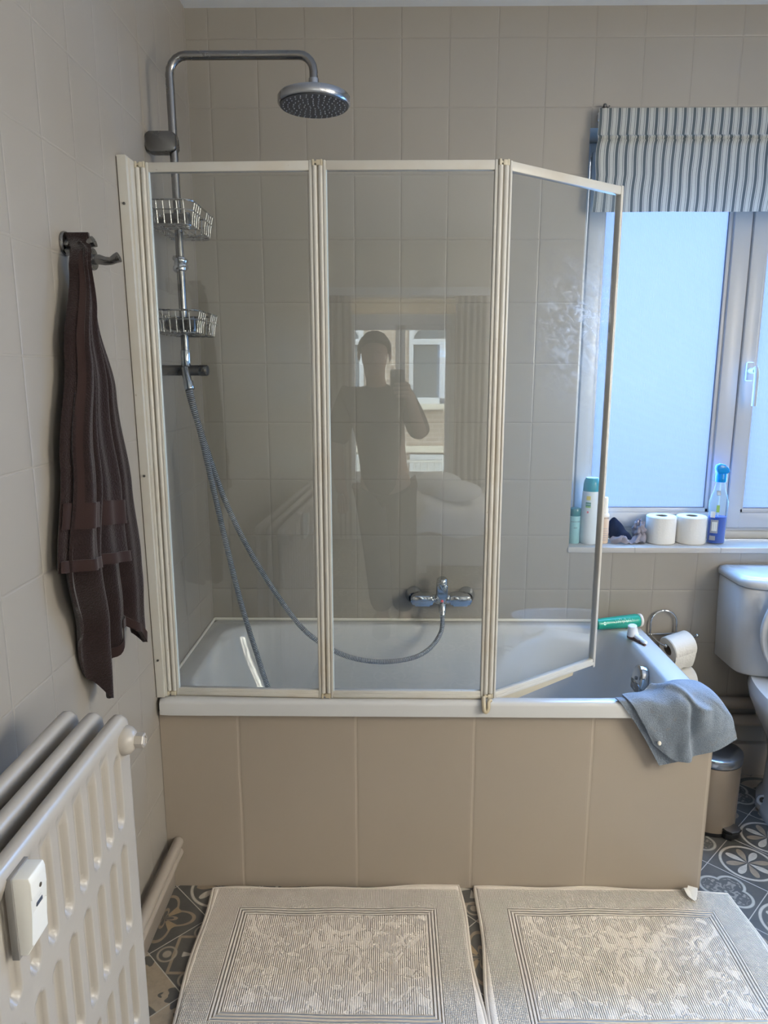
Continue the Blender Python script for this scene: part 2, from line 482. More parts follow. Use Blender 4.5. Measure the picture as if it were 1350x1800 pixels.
def mat_mat(w, h):
    """woven bath mat: ribbed field with a raised leafy relief, lined frame and a knobbly border (local coordinates centred on the mat)"""
    t = NT('woven_cotton_mat'); x, y, z, v = t.xyz()
    ax = t.m_('SUBTRACT', w / 2, t.m_('ABSOLUTE', x)); ay = t.m_('SUBTRACT', h / 2, t.m_('ABSOLUTE', y))
    e = t.m_('MINIMUM', ax, ay)
    border = t.step(e, 0.084, 0.080)
    rib = t.m_('SINE', t.m_('MULTIPLY', x, 2 * pi / 0.0052))
    rib = t.m_('MULTIPLY', rib, t.step(t.noise(v, 60.0, 2.0), 0.2, 0.6))
    warp = t.vec(t.m_('MULTIPLY', t.m_('ABSOLUTE', t.m_('SUBTRACT', x, 0.02)), 1.0), y, 0.0)
    leaf = t.noise(warp, 17.0, 1.0, 0.5, 2.2)
    lf = t.step(leaf, 0.47, 0.50)
    lf2 = t.step(t.noise(warp, 24.0, 1.0, 0.5, 1.0), 0.56, 0.60)
    lf = t.m_('MAXIMUM', lf, lf2)
    edge = t.m_('MULTIPLY', t.step(leaf, 0.45, 0.475), t.step(leaf, 0.50, 0.475))
    field = t.m_('ADD', t.m_('MULTIPLY', rib, t.m_('ADD', 0.16, t.m_('MULTIPLY', lf, 0.30))), t.m_('ADD', t.m_('MULTIPLY', lf, 0.65), t.m_('MULTIPLY', edge, 0.45)))
    cx = t.m_('SINE', t.m_('MULTIPLY', t.m_('ADD', x, y), 2 * pi / 0.0085)); cy = t.m_('SINE', t.m_('MULTIPLY', t.m_('SUBTRACT', x, y), 2 * pi / 0.0085))
    knob = t.m_('MULTIPLY', t.m_('MULTIPLY', cx, cy), 0.55)
    knob = t.m_('MULTIPLY', knob, t.step(t.noise(v, 45.0, 2.0), -0.6, 0.6))
    frame = t.m_('MULTIPLY', t.step(e, 0.112, 0.108), t.step(e, 0.080, 0.084))
    fl = t.m_('MULTIPLY', t.m_('SINE', t.m_('MULTIPLY', e, 2 * pi / 0.0085)), t.m_('MULTIPLY', frame, 0.9))
    hem = t.m_('MULTIPLY', t.step(e, 0.012, 0.006), 0.7)
    inner = t.m_('MULTIPLY', field, t.m_('MULTIPLY', t.m_('SUBTRACT', 1.0, border), t.m_('SUBTRACT', 1.0, frame)))
    hgt = t.m_('ADD', t.m_('ADD', inner, t.m_('MULTIPLY', knob, t.m_('MULTIPLY', border, t.step(e, 0.006, 0.012)))), t.m_('ADD', fl, hem))
    hgt = t.m_('ADD', hgt, t.m_('MULTIPLY', t.noise(v, 260.0, 2.0), 0.25))
    nr = t.bump(hgt, 1.0, 0.0038)
    col = t.mix(t.noise(v, 90.0, 3.0), (0.86, 0.775, 0.67), (0.77, 0.68, 0.575))
    return t.done(t.pbr(col, 0.95, 0.0, nr, spec=0.1, sheen=0.15))

def floor_mat():
    t = NT('patterned_cement_tile'); x, y, z, v = t.xyz()
    S = 0.1722; r2 = 1 / sqrt(2)
    U = t.m_('DIVIDE', t.m_('SUBTRACT', t.m_('MULTIPLY', t.m_('ADD', x, y), r2), 0.0127), S)
    V = t.m_('DIVIDE', t.m_('ADD', t.m_('MULTIPLY', t.m_('SUBTRACT', y, x), r2), 0.0198), S)
    iu = t.m_('FLOOR', U); iv = t.m_('FLOOR', V)
    a = t.m_('SUBTRACT', t.m_('MULTIPLY', t.m_('FRACT', U), 2.0), 1.0); b = t.m_('SUBTRACT', t.m_('MULTIPLY', t.m_('FRACT', V), 2.0), 1.0)
    aa = t.m_('ABSOLUTE', a); ab = t.m_('ABSOLUTE', b)
    r = t.m_('SQRT', t.m_('ADD', t.m_('MULTIPLY', a, a), t.m_('MULTIPLY', b, b)))
    th = t.m_('ARCTAN2', b, a)
    # which motif: a fixed lattice so that neighbours differ
    hs = t.m_('FRACT', t.m_('MULTIPLY', t.m_('SINE', t.m_('ADD', t.m_('ADD', t.m_('MULTIPLY', iu, 1.5), t.m_('MULTIPLY', iv, 1.24)), 0.43)), 40.0))
    sel = t.m_('FLOOR', t.m_('MULTIPLY', hs, 5.0))
    def is_(k): return t.m_('COMPARE', sel, float(k), 0.1)
    def band(d, lo, hi, e=0.02): return t.m_('MULTIPLY', t.step(d, lo - e, lo + e), t.step(d, hi + e, hi - e))
    hi_ = t.m_('MAXIMUM', aa, ab); lo_ = t.m_('MINIMUM', aa, ab)
    # flower in a ring
    ring = band(r, 0.84, 0.93)
    pw = t.m_('SUBTRACT', 1.0, t.m_('MULTIPLY', 0.78, t.m_('SINE', t.m_('MULTIPLY', t.m_('MINIMUM', r, 0.76), pi / 0.76))))
    pet = t.m_('MULTIPLY', t.step(t.m_('SUBTRACT', t.m_('COSINE', t.m_('MULTIPLY', th, 8.0)), t.m_('SUBTRACT', t.m_('MULTIPLY', pw, 2.0), 1.0)), -0.1, 0.1), t.step(r, 0.76, 0.74))
    alt = t.step(t.m_('COSINE', t.m_('MULTIPLY', th, 4.0)), -0.05, 0.05)
    # quatrefoil outline
    qd = t.m_('SQRT', t.m_('ADD', t.m_('POWER', t.m_('SUBTRACT', hi_, 0.42), 2.0), t.m_('POWER', lo_, 2.0)))
    quat = band(qd, 0.38, 0.47)
    dam = t.step(t.noise(t.vec(aa, ab, sel), 5.0, 2.0, 0.5, 1.2), 0.52, 0.56)
    damin = t.m_('MULTIPLY', dam, t.step(qd, 0.34, 0.30))
    # scrolls
    sw = t.m_('SINE', t.m_('ADD', t.m_('MULTIPLY', r, 11.0), t.m_('MULTIPLY', t.m_('COSINE', t.m_('MULTIPLY', th, 4.0)), 2.6)))
    scr = t.step(sw, 0.72, 0.84)
    fle = t.m_('MULTIPLY', t.step(t.m_('COSINE', t.m_('MULTIPLY', th, 4.0)), 0.35, 0.5), band(r, 0.16, 0.55))
    # arcs from a corner on a pale ground, with leaves
    cr = t.m_('SQRT', t.m_('ADD', t.m_('POWER', t.m_('ADD', a, 1.0), 2.0), t.m_('POWER', t.m_('ADD', b, 1.0), 2.0)))
    arc = t.m_('MAXIMUM', band(cr, 1.02, 1.22), band(cr, 0.30, 0.52))
    lv = t.step(t.noise(t.vec(hi_, lo_, 3.0), 3.2, 0.0, 0.5, 0.6), 0.56, 0.60)
    arc = t.m_('MAXIMUM', arc, t.m_('MULTIPLY', lv, t.step(cr, 1.28, 1.32)))
    # lozenge lattice with crosses
    dm = t.m_('ABSOLUTE', t.m_('SUBTRACT', t.m_('ADD', aa, ab), 0.95))
    loz = t.step(dm, 0.08, 0.05)
    cr4 = t.m_('MULTIPLY', t.step(t.m_('COSINE', t.m_('MULTIPLY', th, 4.0)), -0.5, -0.7), band(r, 0.05, 0.42))
    oc = t.m_('SQRT', t.m_('ADD', t.m_('POWER', t.m_('SUBTRACT', aa, 0.62), 2.0), t.m_('POWER', t.m_('SUBTRACT', ab, 0.62), 2.0)))
    oc = t.m_('MAXIMUM', band(oc, 0.24, 0.30), t.step(oc, 0.15, 0.11))
    dark, tan_, cream = (0.085, 0.080, 0.072), (0.30, 0.235, 0.165), (0.50, 0.455, 0.38)
    def over(c, f, k, s): return t.mix(t.m_('MULTIPLY', f, is_(s)), c, k)
    grd = t.mix(t.noise(v, 11.0, 5.0, 0.7), (0.065, 0.062, 0.058), (0.125, 0.118, 0.105))
    col = grd
    col = over(col, ring, cream, 0); col = t.mix(t.m_('MULTIPLY', t.m_('MULTIPLY', pet, alt), is_(0)), col, cream); col = t.mix(t.m_('MULTIPLY', t.m_('MULTIPLY', pet, t.m_('SUBTRACT', 1.0, alt)), is_(0)), col, tan_)
    col = over(col, damin, (0.27, 0.25, 0.21), 1); col = over(col, quat, (0.42, 0.40, 0.34), 1)
    col = over(col, scr, tan_, 2); col = over(col, fle, (0.34, 0.25, 0.15), 2)
    col = over(col, t.m_('SUBTRACT', 1.0, arc), (0.36, 0.29, 0.21), 3)
    col = over(col, loz, tan_, 4); col = over(col, cr4, cream, 4); col = over(col, oc, (0.36, 0.31, 0.24), 4)
    wear = t.step(t.noise(v, 38.0, 5.0, 0.7), 0.35, 0.75)
    col = t.mix(t.m_('MULTIPLY', wear, 0.35), col, (0.13, 0.12, 0.105))
    d = t.m_('MULTIPLY', t.m_('SUBTRACT', 1.0, hi_), S / 2)
    g = t.step(d, 0.0008, 0.0016)
    col = t.mix(g, (0.46, 0.43, 0.37), col)
    nr = t.bump(t.m_('ADD', g, t.m_('MULTIPLY', t.noise(v, 60.0, 3.0), 0.15)), 0.4, 0.001)
    return t.done(t.pbr(col, 0.33, 0.0, nr))
M['floor'] = floor_mat()

def blind_mat():
    t = NT('striped_blind_fabric')
    a = t.n('ShaderNodeAttribute', attribute_name='across'); s = a.outputs['Fac']
    f = t.m_('FRACT', t.m_('DIVIDE', s, 0.0288))
    wide = t.m_('MULTIPLY', t.step(f, 0.03, 0.06), t.step(f, 0.36, 0.33))
    l1 = t.m_('MULTIPLY', t.step(f, 0.43, 0.45), t.step(f, 0.51, 0.49))
    l2 = t.m_('MULTIPLY', t.step(f, 0.85, 0.87), t.step(f, 0.93, 0.91))
    x, y, z, v = t.xyz()
    cream = t.mix(t.noise(v, 220.0, 2.0), (0.55, 0.545, 0.49), (0.48, 0.475, 0.43))
    col = t.mix(wide, cream, (0.12, 0.14, 0.145))
    col = t.mix(t.m_('MAXIMUM', l1, l2), col, (0.17, 0.185, 0.185))
    p = t.pbr(col, 0.9, 0.0, t.bump(t.noise(v, 500.0, 1.0), 0.2, 0.001), spec=0.1)
    tl = t.n('ShaderNodeBsdfTranslucent'); t.set(tl.inputs[0], col)
    return t.done(t.mixsh(0.24, p, tl.outputs[0]))
M['blind'] = blind_mat()

def brick_mat():
    t = NT('brown_brick_facade'); x, y, z, v = t.xyz()
    bk = t.n('ShaderNodeTexBrick'); t.set(bk.inputs['Vector'], t.vec(x, z, 0.0))
    bk.inputs['Color1'].default_value = (0.36, 0.27, 0.20, 1); bk.inputs['Color2'].default_value = (0.28, 0.21, 0.16, 1); bk.inputs['Mortar'].default_value = (0.5, 0.45, 0.38, 1)
    bk.inputs['Scale'].default_value = 1.0; bk.inputs['Brick Width'].default_value = 0.24; bk.inputs['Row Height'].default_value = 0.08; bk.inputs['Mortar Size'].default_value = 0.008
    return t.done(t.pbr(bk.outputs[0], 0.85))
M['brick'] = brick_mat()
M['white_wood'] = simple('white_painted_wood', (0.82, 0.85, 0.88), 0.4)
M['dark_pane'] = simple('dark_window_pane', (0.10, 0.12, 0.14), 0.05)
M['net'] = simple('pale_net_curtain', (0.70, 0.72, 0.72), 0.9)
M['stone'] = simple('pale_stone', (0.72, 0.66, 0.54), 0.8)
M['iron'] = simple('pale_iron_railing', (0.65, 0.63, 0.56), 0.5)
M['curtain'] = terry('grey_curtain', (0.58, 0.55, 0.50), (0.66, 0.62, 0.57), sc=400.0, st=0.2, sheen=0.0)
M['linen'] = simple('white_linen', (0.80, 0.82, 0.84), 0.9, bump=0.4, bscale=14)
M['bed_base'] = simple('pale_bed_base', (0.62, 0.58, 0.52), 0.8)
M['skin'] = simple('skin', (0.48, 0.30, 0.22), 0.55)
M['hair'] = simple('dark_hair', (0.02, 0.016, 0.013), 0.6)
M['shirt'] = simple('dark_shirt', (0.05, 0.052, 0.06), 0.9, bump=0.3, bscale=18)
M['trouser'] = simple('dark_trousers', (0.035, 0.035, 0.042), 0.9, bump=0.3, bscale=18)
M['shoe'] = simple('black_shoe', (0.02, 0.02, 0.02), 0.5)

def sheer(name, c, f):
    t = NT(name); x, y, z, v = t.xyz()
    col = t.mix(t.noise(v, 40.0, 2.0), c, [q * .92 for q in c])
    tl = t.n('ShaderNodeBsdfTranslucent'); t.set(tl.inputs[0], col)
    return t.done(t.mixsh(f, t.pbr(col, 0.9, 0.0, spec=0.1), tl.outputs[0]))
M['sheer'] = sheer('sheer_cream_fabric', (0.78, 0.72, 0.60), 0.6)
M['curtain'] = sheer('grey_curtain_fabric', (0.58, 0.55, 0.50), 0.4)
# ------------------------------------------------------------------ the room
YB, XR, YF, H = 0.625, 2.75, -4.40, 2.565
T = 0.22

def wall_y(name, y0, y1, x0, x1, hole, mat):
    bm = B()
    if hole:
        a, b, c, d = hole
        box(bm, x0, a, y0, y1, 0, H); box(bm, b, x1, y0, y1, 0, H)
        box(bm, a, b, y0, y1, 0, c); box(bm, a, b, y0, y1, d, H)
    else: box(bm, x0, x1, y0, y1, 0, H)
    return struct(name, bm, mat)

def wall_x(name, x0, x1, y0, y1, hole, mat, hole2=None):
    bm = B()
    if hole2:
        a, b, c, d = hole2
        box(bm, x0, x1, y0, a, 0, H); box(bm, x0, x1, a, b, 0, c); box(bm, x0, x1, a, b, d, H); y0 = b
    if hole:
        a, b, c, d = hole
        box(bm, x0, x1, y0, a, 0, H); box(bm, x0, x1, b, y1, 0, H)
        box(bm, x0, x1, a, b, 0, c); box(bm, x0, x1, a, b, d, H)
    else: box(bm, x0, x1, y0, y1, 0, H)
    return struct(name, bm, mat)

W1 = (1.265, 2.46, 0.862, 2.22)            # window over the bath end (x0, x1, z0, z1)
W2 = (-2.05, -0.80, 1.12, 2.30)  # unseen, put in as the source of the warm light from the right
W4 = (-4.00, -3.10, 1.05, 2.25)            # unseen, added by the bed to brighten the far end            # window in the right wall (y0, y1, z0, z1)
W3 = (0.12, 1.30, 0.50, 2.08)             # window at the far end of the room, behind the camera
wall_y('wall_back', YB, YB + T, -T, XR + T, W1, M['tile_back'])
wall_x('wall_left', -T, 0.0, YF, YB, None, M['tile_side'])
wall_x('wall_right', XR, XR + T, YF, YB, W2, M['plain_wall'], W4)
wall_y('wall_front', YF - T, YF, -T, XR + T, W3, M['plain_wall'])
bm = B(); box(bm, -T, XR + T, YF - T, YB + T, -0.1, 0.0); struct('floor', bm, M['floor'])
bm = B(); box(bm, -T, XR + T, YF - T, YB + T, H, H + 0.12); struct('ceiling', bm, M['ceiling'])

# tiled ledge of window 1, skirtings
bm = B(); rbox(bm, 1.262, 2.46, 0.619, 0.76, 0.842, 0.8625, 0.003); struct('trim_1', bm, M['sill'], smooth=35)
bm = B(); rbox(bm, 0.0005, 0.018, YF, -0.002, 0.0, 0.092, 0.003); struct('baseboard_left', bm, M['paint_wood'], smooth=35)
bm = B(); rbox(bm, 1.56, XR, 0.600, YB - 0.0005, 0.0, 0.125, 0.003); struct('baseboard_back', bm, M['paint_wood'], smooth=35)

# window 1: two upvc sashes with reeded frosted panes
w1 = empty('window_1', (1.86, 0.80, W1[2]), kind='structure')
yf = 0.757
def ring_xz(bm, x0, x1, z0, z1, w, y0, y1, r=0.004):
    rbox(bm, x0, x0 + w, y0, y1, z0, z1, r); rbox(bm, x1 - w, x1, y0, y1, z0, z1, r)
    rbox(bm, x0 + w - .004, x1 - w + .004, y0, y1, z0, z0 + w, r); rbox(bm, x0 + w - .004, x1 - w + .004, y0, y1, z1 - w, z1, r)
bm = B(); ring_xz(bm, W1[0] + .001, W1[1] - .001, W1[2] + .012, W1[3] - .001, 0.042, yf + .012, yf + .07)
o = obj('window_frame', bm, M['upvc'], w1)
bm = B(); rbox(bm, W1[0] + .002, W1[1] - .002, yf + .002, yf + .05, W1[2] + .0012, 0.905 - .014, .003); obj('bottom_trim', bm, M['beige_trim'], w1)
def sash(x0, x1, wl, wr, yo):
    z0, z1 = 0.904, 2.19
    bm = B(); t0, t1 = yf + yo, yf + yo + .05
    rbox(bm, x0, x0 + wl, t0, t1, z0, z1, .005); rbox(bm, x1 - wr, x1, t0, t1, z0, z1, .005)
    rbox(bm, x0 + wl - .004, x1 - wr + .004, t0, t1, z0, z0 + .056, .005); rbox(bm, x0 + wl - .004, x1 - wr + .004, t0, t1, z1 - .056, z1, .005)
    f = obj('sash', bm, M['upvc'], w1)
    g0, g1, h0, h1 = x0 + wl, x1 - wr, z0 + .056, z1 - .056
    bm = B()
    for (a, b, c, d) in ((g0, g0 + .012, h0, h1), (g1 - .012, g1, h0, h1), (g0, g1, h0, h0 + .014), (g0, g1, h1 - .014, h1)):
        rbox(bm, a - .001, b + .001, t0 + .012, t0 + .03, c - .001, d + .001, .003)
    obj('glazing_bead', bm, M['upvc'], f)
    bm = B()
    for (a, b, c, d) in ((g0 + .012, g0 + .0135, h0, h1), (g1 - .0135, g1 - .012, h0, h1), (g0, g1, h0 + .014, h0 + .0165)):
        box(bm, a, b, t0 + .016, t0 + .026, c, d)
    obj('gasket', bm, M['upvc_gasket'], f)
    bm = B(); box(bm, g0 + .01, g1 - .01, t0 + .021, t0 + .027, h0 + .012, h1 - .012); obj('pane', bm, M['frosted'], f)
    return f
sash(1.312, 1.868, 0.048, 0.062, 0.004)
s2 = sash(1.870, 2.425, 0.048, 0.062, -0.004)
bm = B()
rbox(bm, 1.884, 1.912, yf - .016, yf - .003, 1.435, 1.500, .006)
cyl(bm, (1.898, yf - .012, 1.470), (1.898, yf - .052, 1.470), .010, 16)
o = obj('handle_plate', bm, M['upvc'], s2)
bm = B(); tube(bm, cat([(1.898, yf - .050, 1.482), (1.899, yf - .058, 1.462), (1.902, yf - .054, 1.41), (1.905, yf - .048, 1.350)], 6), [.010] * 12 + [.0095] * 7, 14, sx=.8); obj('handle', bm, M['upvc'], s2)

# added windows 2 and 4 (right wall, unseen) and window 3 (behind the camera): painted frames with clear panes
def plain_window(name, axis, p, a0, a1, z0, z1, f=.055):
    w = empty(name, (p, (a0 + a1) / 2, z0) if axis == 'x' else ((a0 + a1) / 2, p, z0), kind='structure')
    def bx(bm, u0, u1, d0, d1, c0, c1):
        if axis == 'x': rbox(bm, p + d0, p + d1, u0, u1, c0, c1, .004)
        else: rbox(bm, u0, u1, p + d0, p + d1, c0, c1, .004)
    bm = B()
    bx(bm, a0, a0 + f, -.03, .03, z0, z1); bx(bm, a1 - f, a1, -.03, .03, z0, z1); bx(bm, a0, a1, -.03, .03, z0, z0 + .055); bx(bm, a0, a1, -.03, .03, z1 - .09, z1)
    obj('window_frame', bm, M['white_wood'], w)
    n = 2; c = (a0 + a1) / 2
    for k in range(n):
        u0 = a0 + f + k * (a1 - a0 - 2 * f) / 2; u1 = u0 + (a1 - a0 - 2 * f) / 2
        bm = B(); s = .042
        bx(bm, u0, u0 + s, -.02, .02, z0 + .055, z1 - .09); bx(bm, u1 - s, u1, -.02, .02, z0 + .055, z1 - .09); bx(bm, u0, u1, -.02, .02, z0 + .055, z0 + .055 + s); bx(bm, u0, u1, -.02, .02, z1 - .09 - s, z1 - .09)
        so = obj('sash', bm, M['white_wood'], w)
        bm = B()
        if axis == 'x': box(bm, p - .003, p + .003, u0 + s - .005, u1 - s + .005, z0 + .055 + s - .005, z1 - .09 - s + .005)
        else: box(bm, u0 + s - .005, u1 - s + .005, p - .003, p + .003, z0 + .055 + s - .005, z1 - .09 - s + .005)
        obj('pane', bm, M['window_glass'], so)
    return w
plain_window('window_2', 'x', XR + .10, W2[0] + .001, W2[1] - .001, W2[2] + .001, W2[3] - .001)
plain_window('window_4_added', 'x', XR + .10, W4[0] + .001, W4[1] - .001, W4[2] + .001, W4[3] - .001)
plain_window('window_3', 'y', YF - .10, W3[0] + .001, W3[1] - .001, W3[2] + .001, 1.955, f=.155)

# painted heating pipes: along the left wall, and two thicker ones along the back wall behind the toilet
hp = empty('heating_pipe', (0.035, -1.2, 0.148), 'beige painted upper heating pipe running along the left wall behind the radiator', 'pipe', 'heating pipes by the bath panel')
bm = B(); tube(bm, [(0.034, -0.003, 0.146), (0.034, -2.2, 0.146)], 0.0145, 16); obj('pipe_run', bm, M['paint_wood'], hp)
bm = B(); rbox(bm, 0.049, 0.062, -0.405, -0.372, 0.120, 0.168, .004); pc = obj('pipe_clip', bm, M['white_plastic'], hp, label='white plastic clip with a dark slot')
bm = B(); rbox(bm, 0.0605, 0.0628, -0.391, -0.387, 0.140, 0.156, .0008); obj('slot', bm, M['ink_dark'], pc)
hp2 = empty('heating_pipe', (0.033, -1.2, 0.113), 'beige painted lower heating pipe just above the skirting on the left wall', 'pipe', 'heating pipes by the bath panel')
bm = B(); tube(bm, [(0.034, -0.003, 0.113), (0.034, -2.2, 0.113)], 0.0125, 16); obj('pipe_run', bm, M['paint_wood'], hp2)
for z, r, w in ((0.290, 0.021, 'upper'), (0.222, 0.021, 'lower')):
    bm = B(); tube(bm, [(1.57, YB - .027, z), (XR - .01, YB - .027, z)], r, 16)
    tag(obj('wall_pipe', bm, M['paint_wood'], None, origin=(2.1, YB - .027, z)), w + ' painted pipe on the back wall behind the toilet', 'pipe', 'pipes behind the toilet')

# the world: cool sky over the courtyard side (+y), warm bright street side
wd = bpy.data.worlds.new('sky'); SC.world = wd; wd.use_nodes = True
nt = wd.node_tree; nt.nodes.clear()
tc = nt.nodes.new('ShaderNodeTexCoord'); sp = nt.nodes.new('ShaderNodeSeparateXYZ'); nt.links.new(tc.outputs['Generated'], sp.inputs[0])
def ramp(sock, a, b):
    r = nt.nodes.new('ShaderNodeMapRange'); r.interpolation_type = 'SMOOTHSTEP'; nt.links.new(sock, r.inputs[0]); r.inputs[1].default_value = a; r.inputs[2].default_value = b; return r.outputs[0]
def mixc(f, a, b):
    m = nt.nodes.new('ShaderNodeMix'); m.data_type = 'RGBA'; nt.links.new(f, m.inputs[0])
    for k, q in ((6, a), (7, b)):
        if isinstance(q, tuple): m.inputs[k].default_value = (*q, 1)
        else: nt.links.new(q, m.inputs[k])
    return m.outputs[2]
SKY_BACK, SKY_FRONT, SKY_RIGHT, GROUND = (16.8, 18.5, 20.2), (36.0, 33.0, 29.0), (9.0, 8.6, 7.8), (2.4, 2.3, 2.1)
c = mixc(ramp(sp.outputs[1], -0.5, 0.3), SKY_FRONT, SKY_BACK)
c = mixc(ramp(sp.outputs[0], 0.55, 0.9), c, SKY_RIGHT)
c = mixc(ramp(sp.outputs[2], -0.25, -0.02), GROUND, c)
bg = nt.nodes.new('ShaderNodeBackground'); nt.links.new(c, bg.inputs[0]); bg.inputs[1].default_value = 1.0
wo = nt.nodes.new('ShaderNodeOutputWorld'); nt.links.new(bg.outputs[0], wo.inputs[0])
wd.cycles.sampling_method = 'MANUAL'; wd.cycles.sample_map_resolution = 256

def portal(name, loc, rot, sx, sy):
    l = bpy.data.lights.new(name, 'AREA'); l.shape = 'RECTANGLE'; l.size = sx; l.size_y = sy; l.cycles.is_portal = True
    o = bpy.data.objects.new(name, l); COL.objects.link(o); o.location = loc; o.rotation_euler = rot
    return o
portal('window_1_daylight', ((W1[0] + W1[1]) / 2, YB + T + .02, (W1[2] + W1[3]) / 2), (radians(-90), 0, 0), W1[1] - W1[0], W1[3] - W1[2])
def daylight(name, loc, rot, sx, sy, col, watts, spread=180):
    l = bpy.data.lights.new(name, 'AREA'); l.shape = 'RECTANGLE'; l.size = sx; l.size_y = sy; l.color = col; l.energy = watts; l.spread = radians(spread)
    o = bpy.data.objects.new(name, l); COL.objects.link(o); o.location = loc; o.rotation_euler = rot
    return o
daylight('window_2_daylight', (XR + .05, (W2[0] + W2[1]) / 2, (W2[2] + W2[3]) / 2), (0, radians(90), 0), W2[3] - W2[2] - .1, W2[1] - W2[0] - .1, (1.0, 0.895, 0.75), 40)
daylight('window_4_fill', (XR + .05, (W4[0] + W4[1]) / 2, (W4[2] + W4[3]) / 2), (0, radians(90), 0), W4[3] - W4[2] - .1, W4[1] - W4[0] - .1, (1.0, 0.93, 0.84), 26)  # fill lamp in the added window, lifts the far end behind the person
daylight('window_1_daylight', (1.868, yf - .006, 1.46), (radians(-90), 0, 0), 1.04, 0.96, (0.20, 0.48, 1.0), 30)
daylight('window_1_skylight', (1.868, .672, 1.77), (radians(-52), 0, 0), 1.02, 0.17, (0.20, 0.48, 1.0), 24, 105)
portal('window_3_daylight', ((W3[0] + W3[1]) / 2, YF - T - .02, (W3[2] + W3[3]) / 2), (radians(90), 0, 0), W3[1] - W3[0], W3[3] - W3[2])
# ------------------------------------------------------------------ bath and its tiled panel
bm = B(); box(bm, 0.001, 1.532, 0.0, 0.03, 0.0, 0.545); box(bm, 1.502, 1.532, 0.03, YB - .001, 0.0, 0.545)
bp = obj('bath_surround', bm, M['tile_bath'], None, smooth=0, origin=(0, 0, 0))
tag(bp, 'beige tiled surround closing off the front of the white bath', 'bath surround')

bath = empty('bathtub', (0.76, 0.30, 0.0), 'white enamel bathtub built in under the folding glass screen', 'bathtub')
def sq_ring(n=30, m=14):
    out = []
    for k in range(n): out.append((-1 + 2 * k / n, -1))
    for k in range(m): out.append((1, -1 + 2 * k / m))
    for k in range(n): out.append((1 - 2 * k / n, 1))
    for k in range(m): out.append((-1, 1 - 2 * k / m))
    return out
SQ = sq_ring(44, 20)
def ring(x0, x1, y0, y1, z, n=None):
    cx, cy, hx, hy = (x0 + x1) / 2, (y0 + y1) / 2, (x1 - x0) / 2, (y1 - y0) / 2
    o = []
    for px, py in SQ:
        if n:
            s = 1 / ((abs(px) ** n + abs(py) ** n) ** (1 / n)); px, py = px * s, py * s
        o.append((cx + hx * px, cy + hy * py, z))
    return o
bm = B()
X0, X1, Y0, Y1 = 0.0015, 1.516, -0.024, YB - .0015
loft(bm, [ring(X0 + .012, X1 - .012, Y0 + .010, Y1, .545, 60), ring(X0, X1, Y0 + .001, Y1, .5455, 60), ring(X0, X1, Y0, Y1, .578, 60), ring(X0 + .002, X1 - .002, Y0 + .002, Y1, .586, 60), ring(X0 + .007, X1 - .007, Y0 + .008, Y1 - .004, .5895, 50),
          ring(.058, 1.447, .004, .583, .5900, 9), ring(.064, 1.441, .009, .578, .5875, 8), ring(.070, 1.436, .014, .573, .580, 7.5), ring(.078, 1.430, .020, .566, .555, 7),
          ring(.10, 1.418, .034, .553, .48, 6.5), ring(.16, 1.395, .058, .530, .34, 6), ring(.24, 1.36, .080, .508, .235, 5), ring(.31, 1.31, .11, .48, .195, 4.5), ring(.42, 1.22, .17, .42, .178, 4), ring(.7, 0.95, .27, .32, .172, 3)],
     cap0=False)
obj('basin', bm, M['tub'], bath, smooth=50)
# overflow with its oval chrome cover on the end wall
bm = B()
c = Vector((1.412, 0.262, 0.533)); ax = Vector((-1, 0, 0.13)).normalized()
lathe(bm, [(0.041, -0.012), (0.043, 0.0), (0.041, 0.006), (0.034, 0.010), (0.030, 0.0085), (0.012, 0.0095), (0.0, 0.0095)], c, ax, 36)
ov = obj('overflow_cover', bm, M['chrome'], bath, label='round chrome overflow cover')
bm = B(); cyl(bm, c + ax * .008, c + ax * .0125, .006, 14, bev=.001); obj('screw', bm, M['dark_metal'], ov)
bm = B(); rbox(bm, 1.398, 1.418, .225, .299, .488, .522, .004); obj('overflow_lip', bm, M['chrome_worn'], ov)
# sealant beads along the two walls
bm = B(); tube(bm, [(.004, YB - .003, .592), (1.20, YB - .003, .592), (1.51, YB - .003, .5915)], .0055, 8); tube(bm, [(.004, .035, .592), (.004, .3, .5925), (.004, YB - .005, .592)], .0045, 8)
obj('sealant_bead', bm, M['silicone'], bath)

# ------------------------------------------------------------------ folding bath screen
scr = empty('bath_screen', (0.02, 0.0, 0.59), 'three-panel folding glass bath screen in a cream metal frame', 'bath screen')
Z0, Z1 = 0.592, 1.957
# wall channel, leaning slightly like the wall
bm = B()
def slant(bm, x0, x1, ya, yb, yc, yd, z0, z1):
    vs = [(x0, ya, z0), (x1, ya, z0), (x1, yb, z0), (x0, yb, z0)]; vt = [(x0, yc, z1), (x1, yc, z1), (x1, yd, z1), (x0, yd, z1)]
    loft(bm, [vs, vt])
slant(bm, .0005, .022, -.008, .030, -.040, .012, Z0 - .001, Z1 + .004)
slant(bm, .022, .027, .000, .024, -.026, .006, Z0 - .001, Z1)
wp = obj('wall_channel', bm, M['frame'], scr)
for z in (1.855, 1.205, 0.70):
    bm = B(); f = (z - Z0) / (Z1 - Z0); y = -.008 - .032 * f; cyl(bm, (.011, y + .0005, z), (.011, y - .0018, z), .0032, 12); obj('screw', bm, M['dark_metal'], wp)
bm = B(); slant(bm, .0003, .0012, -.0105, -.008, -.0435, -.040, Z0, Z1); obj('shadow_gap', bm, M['gap_shade'], wp)

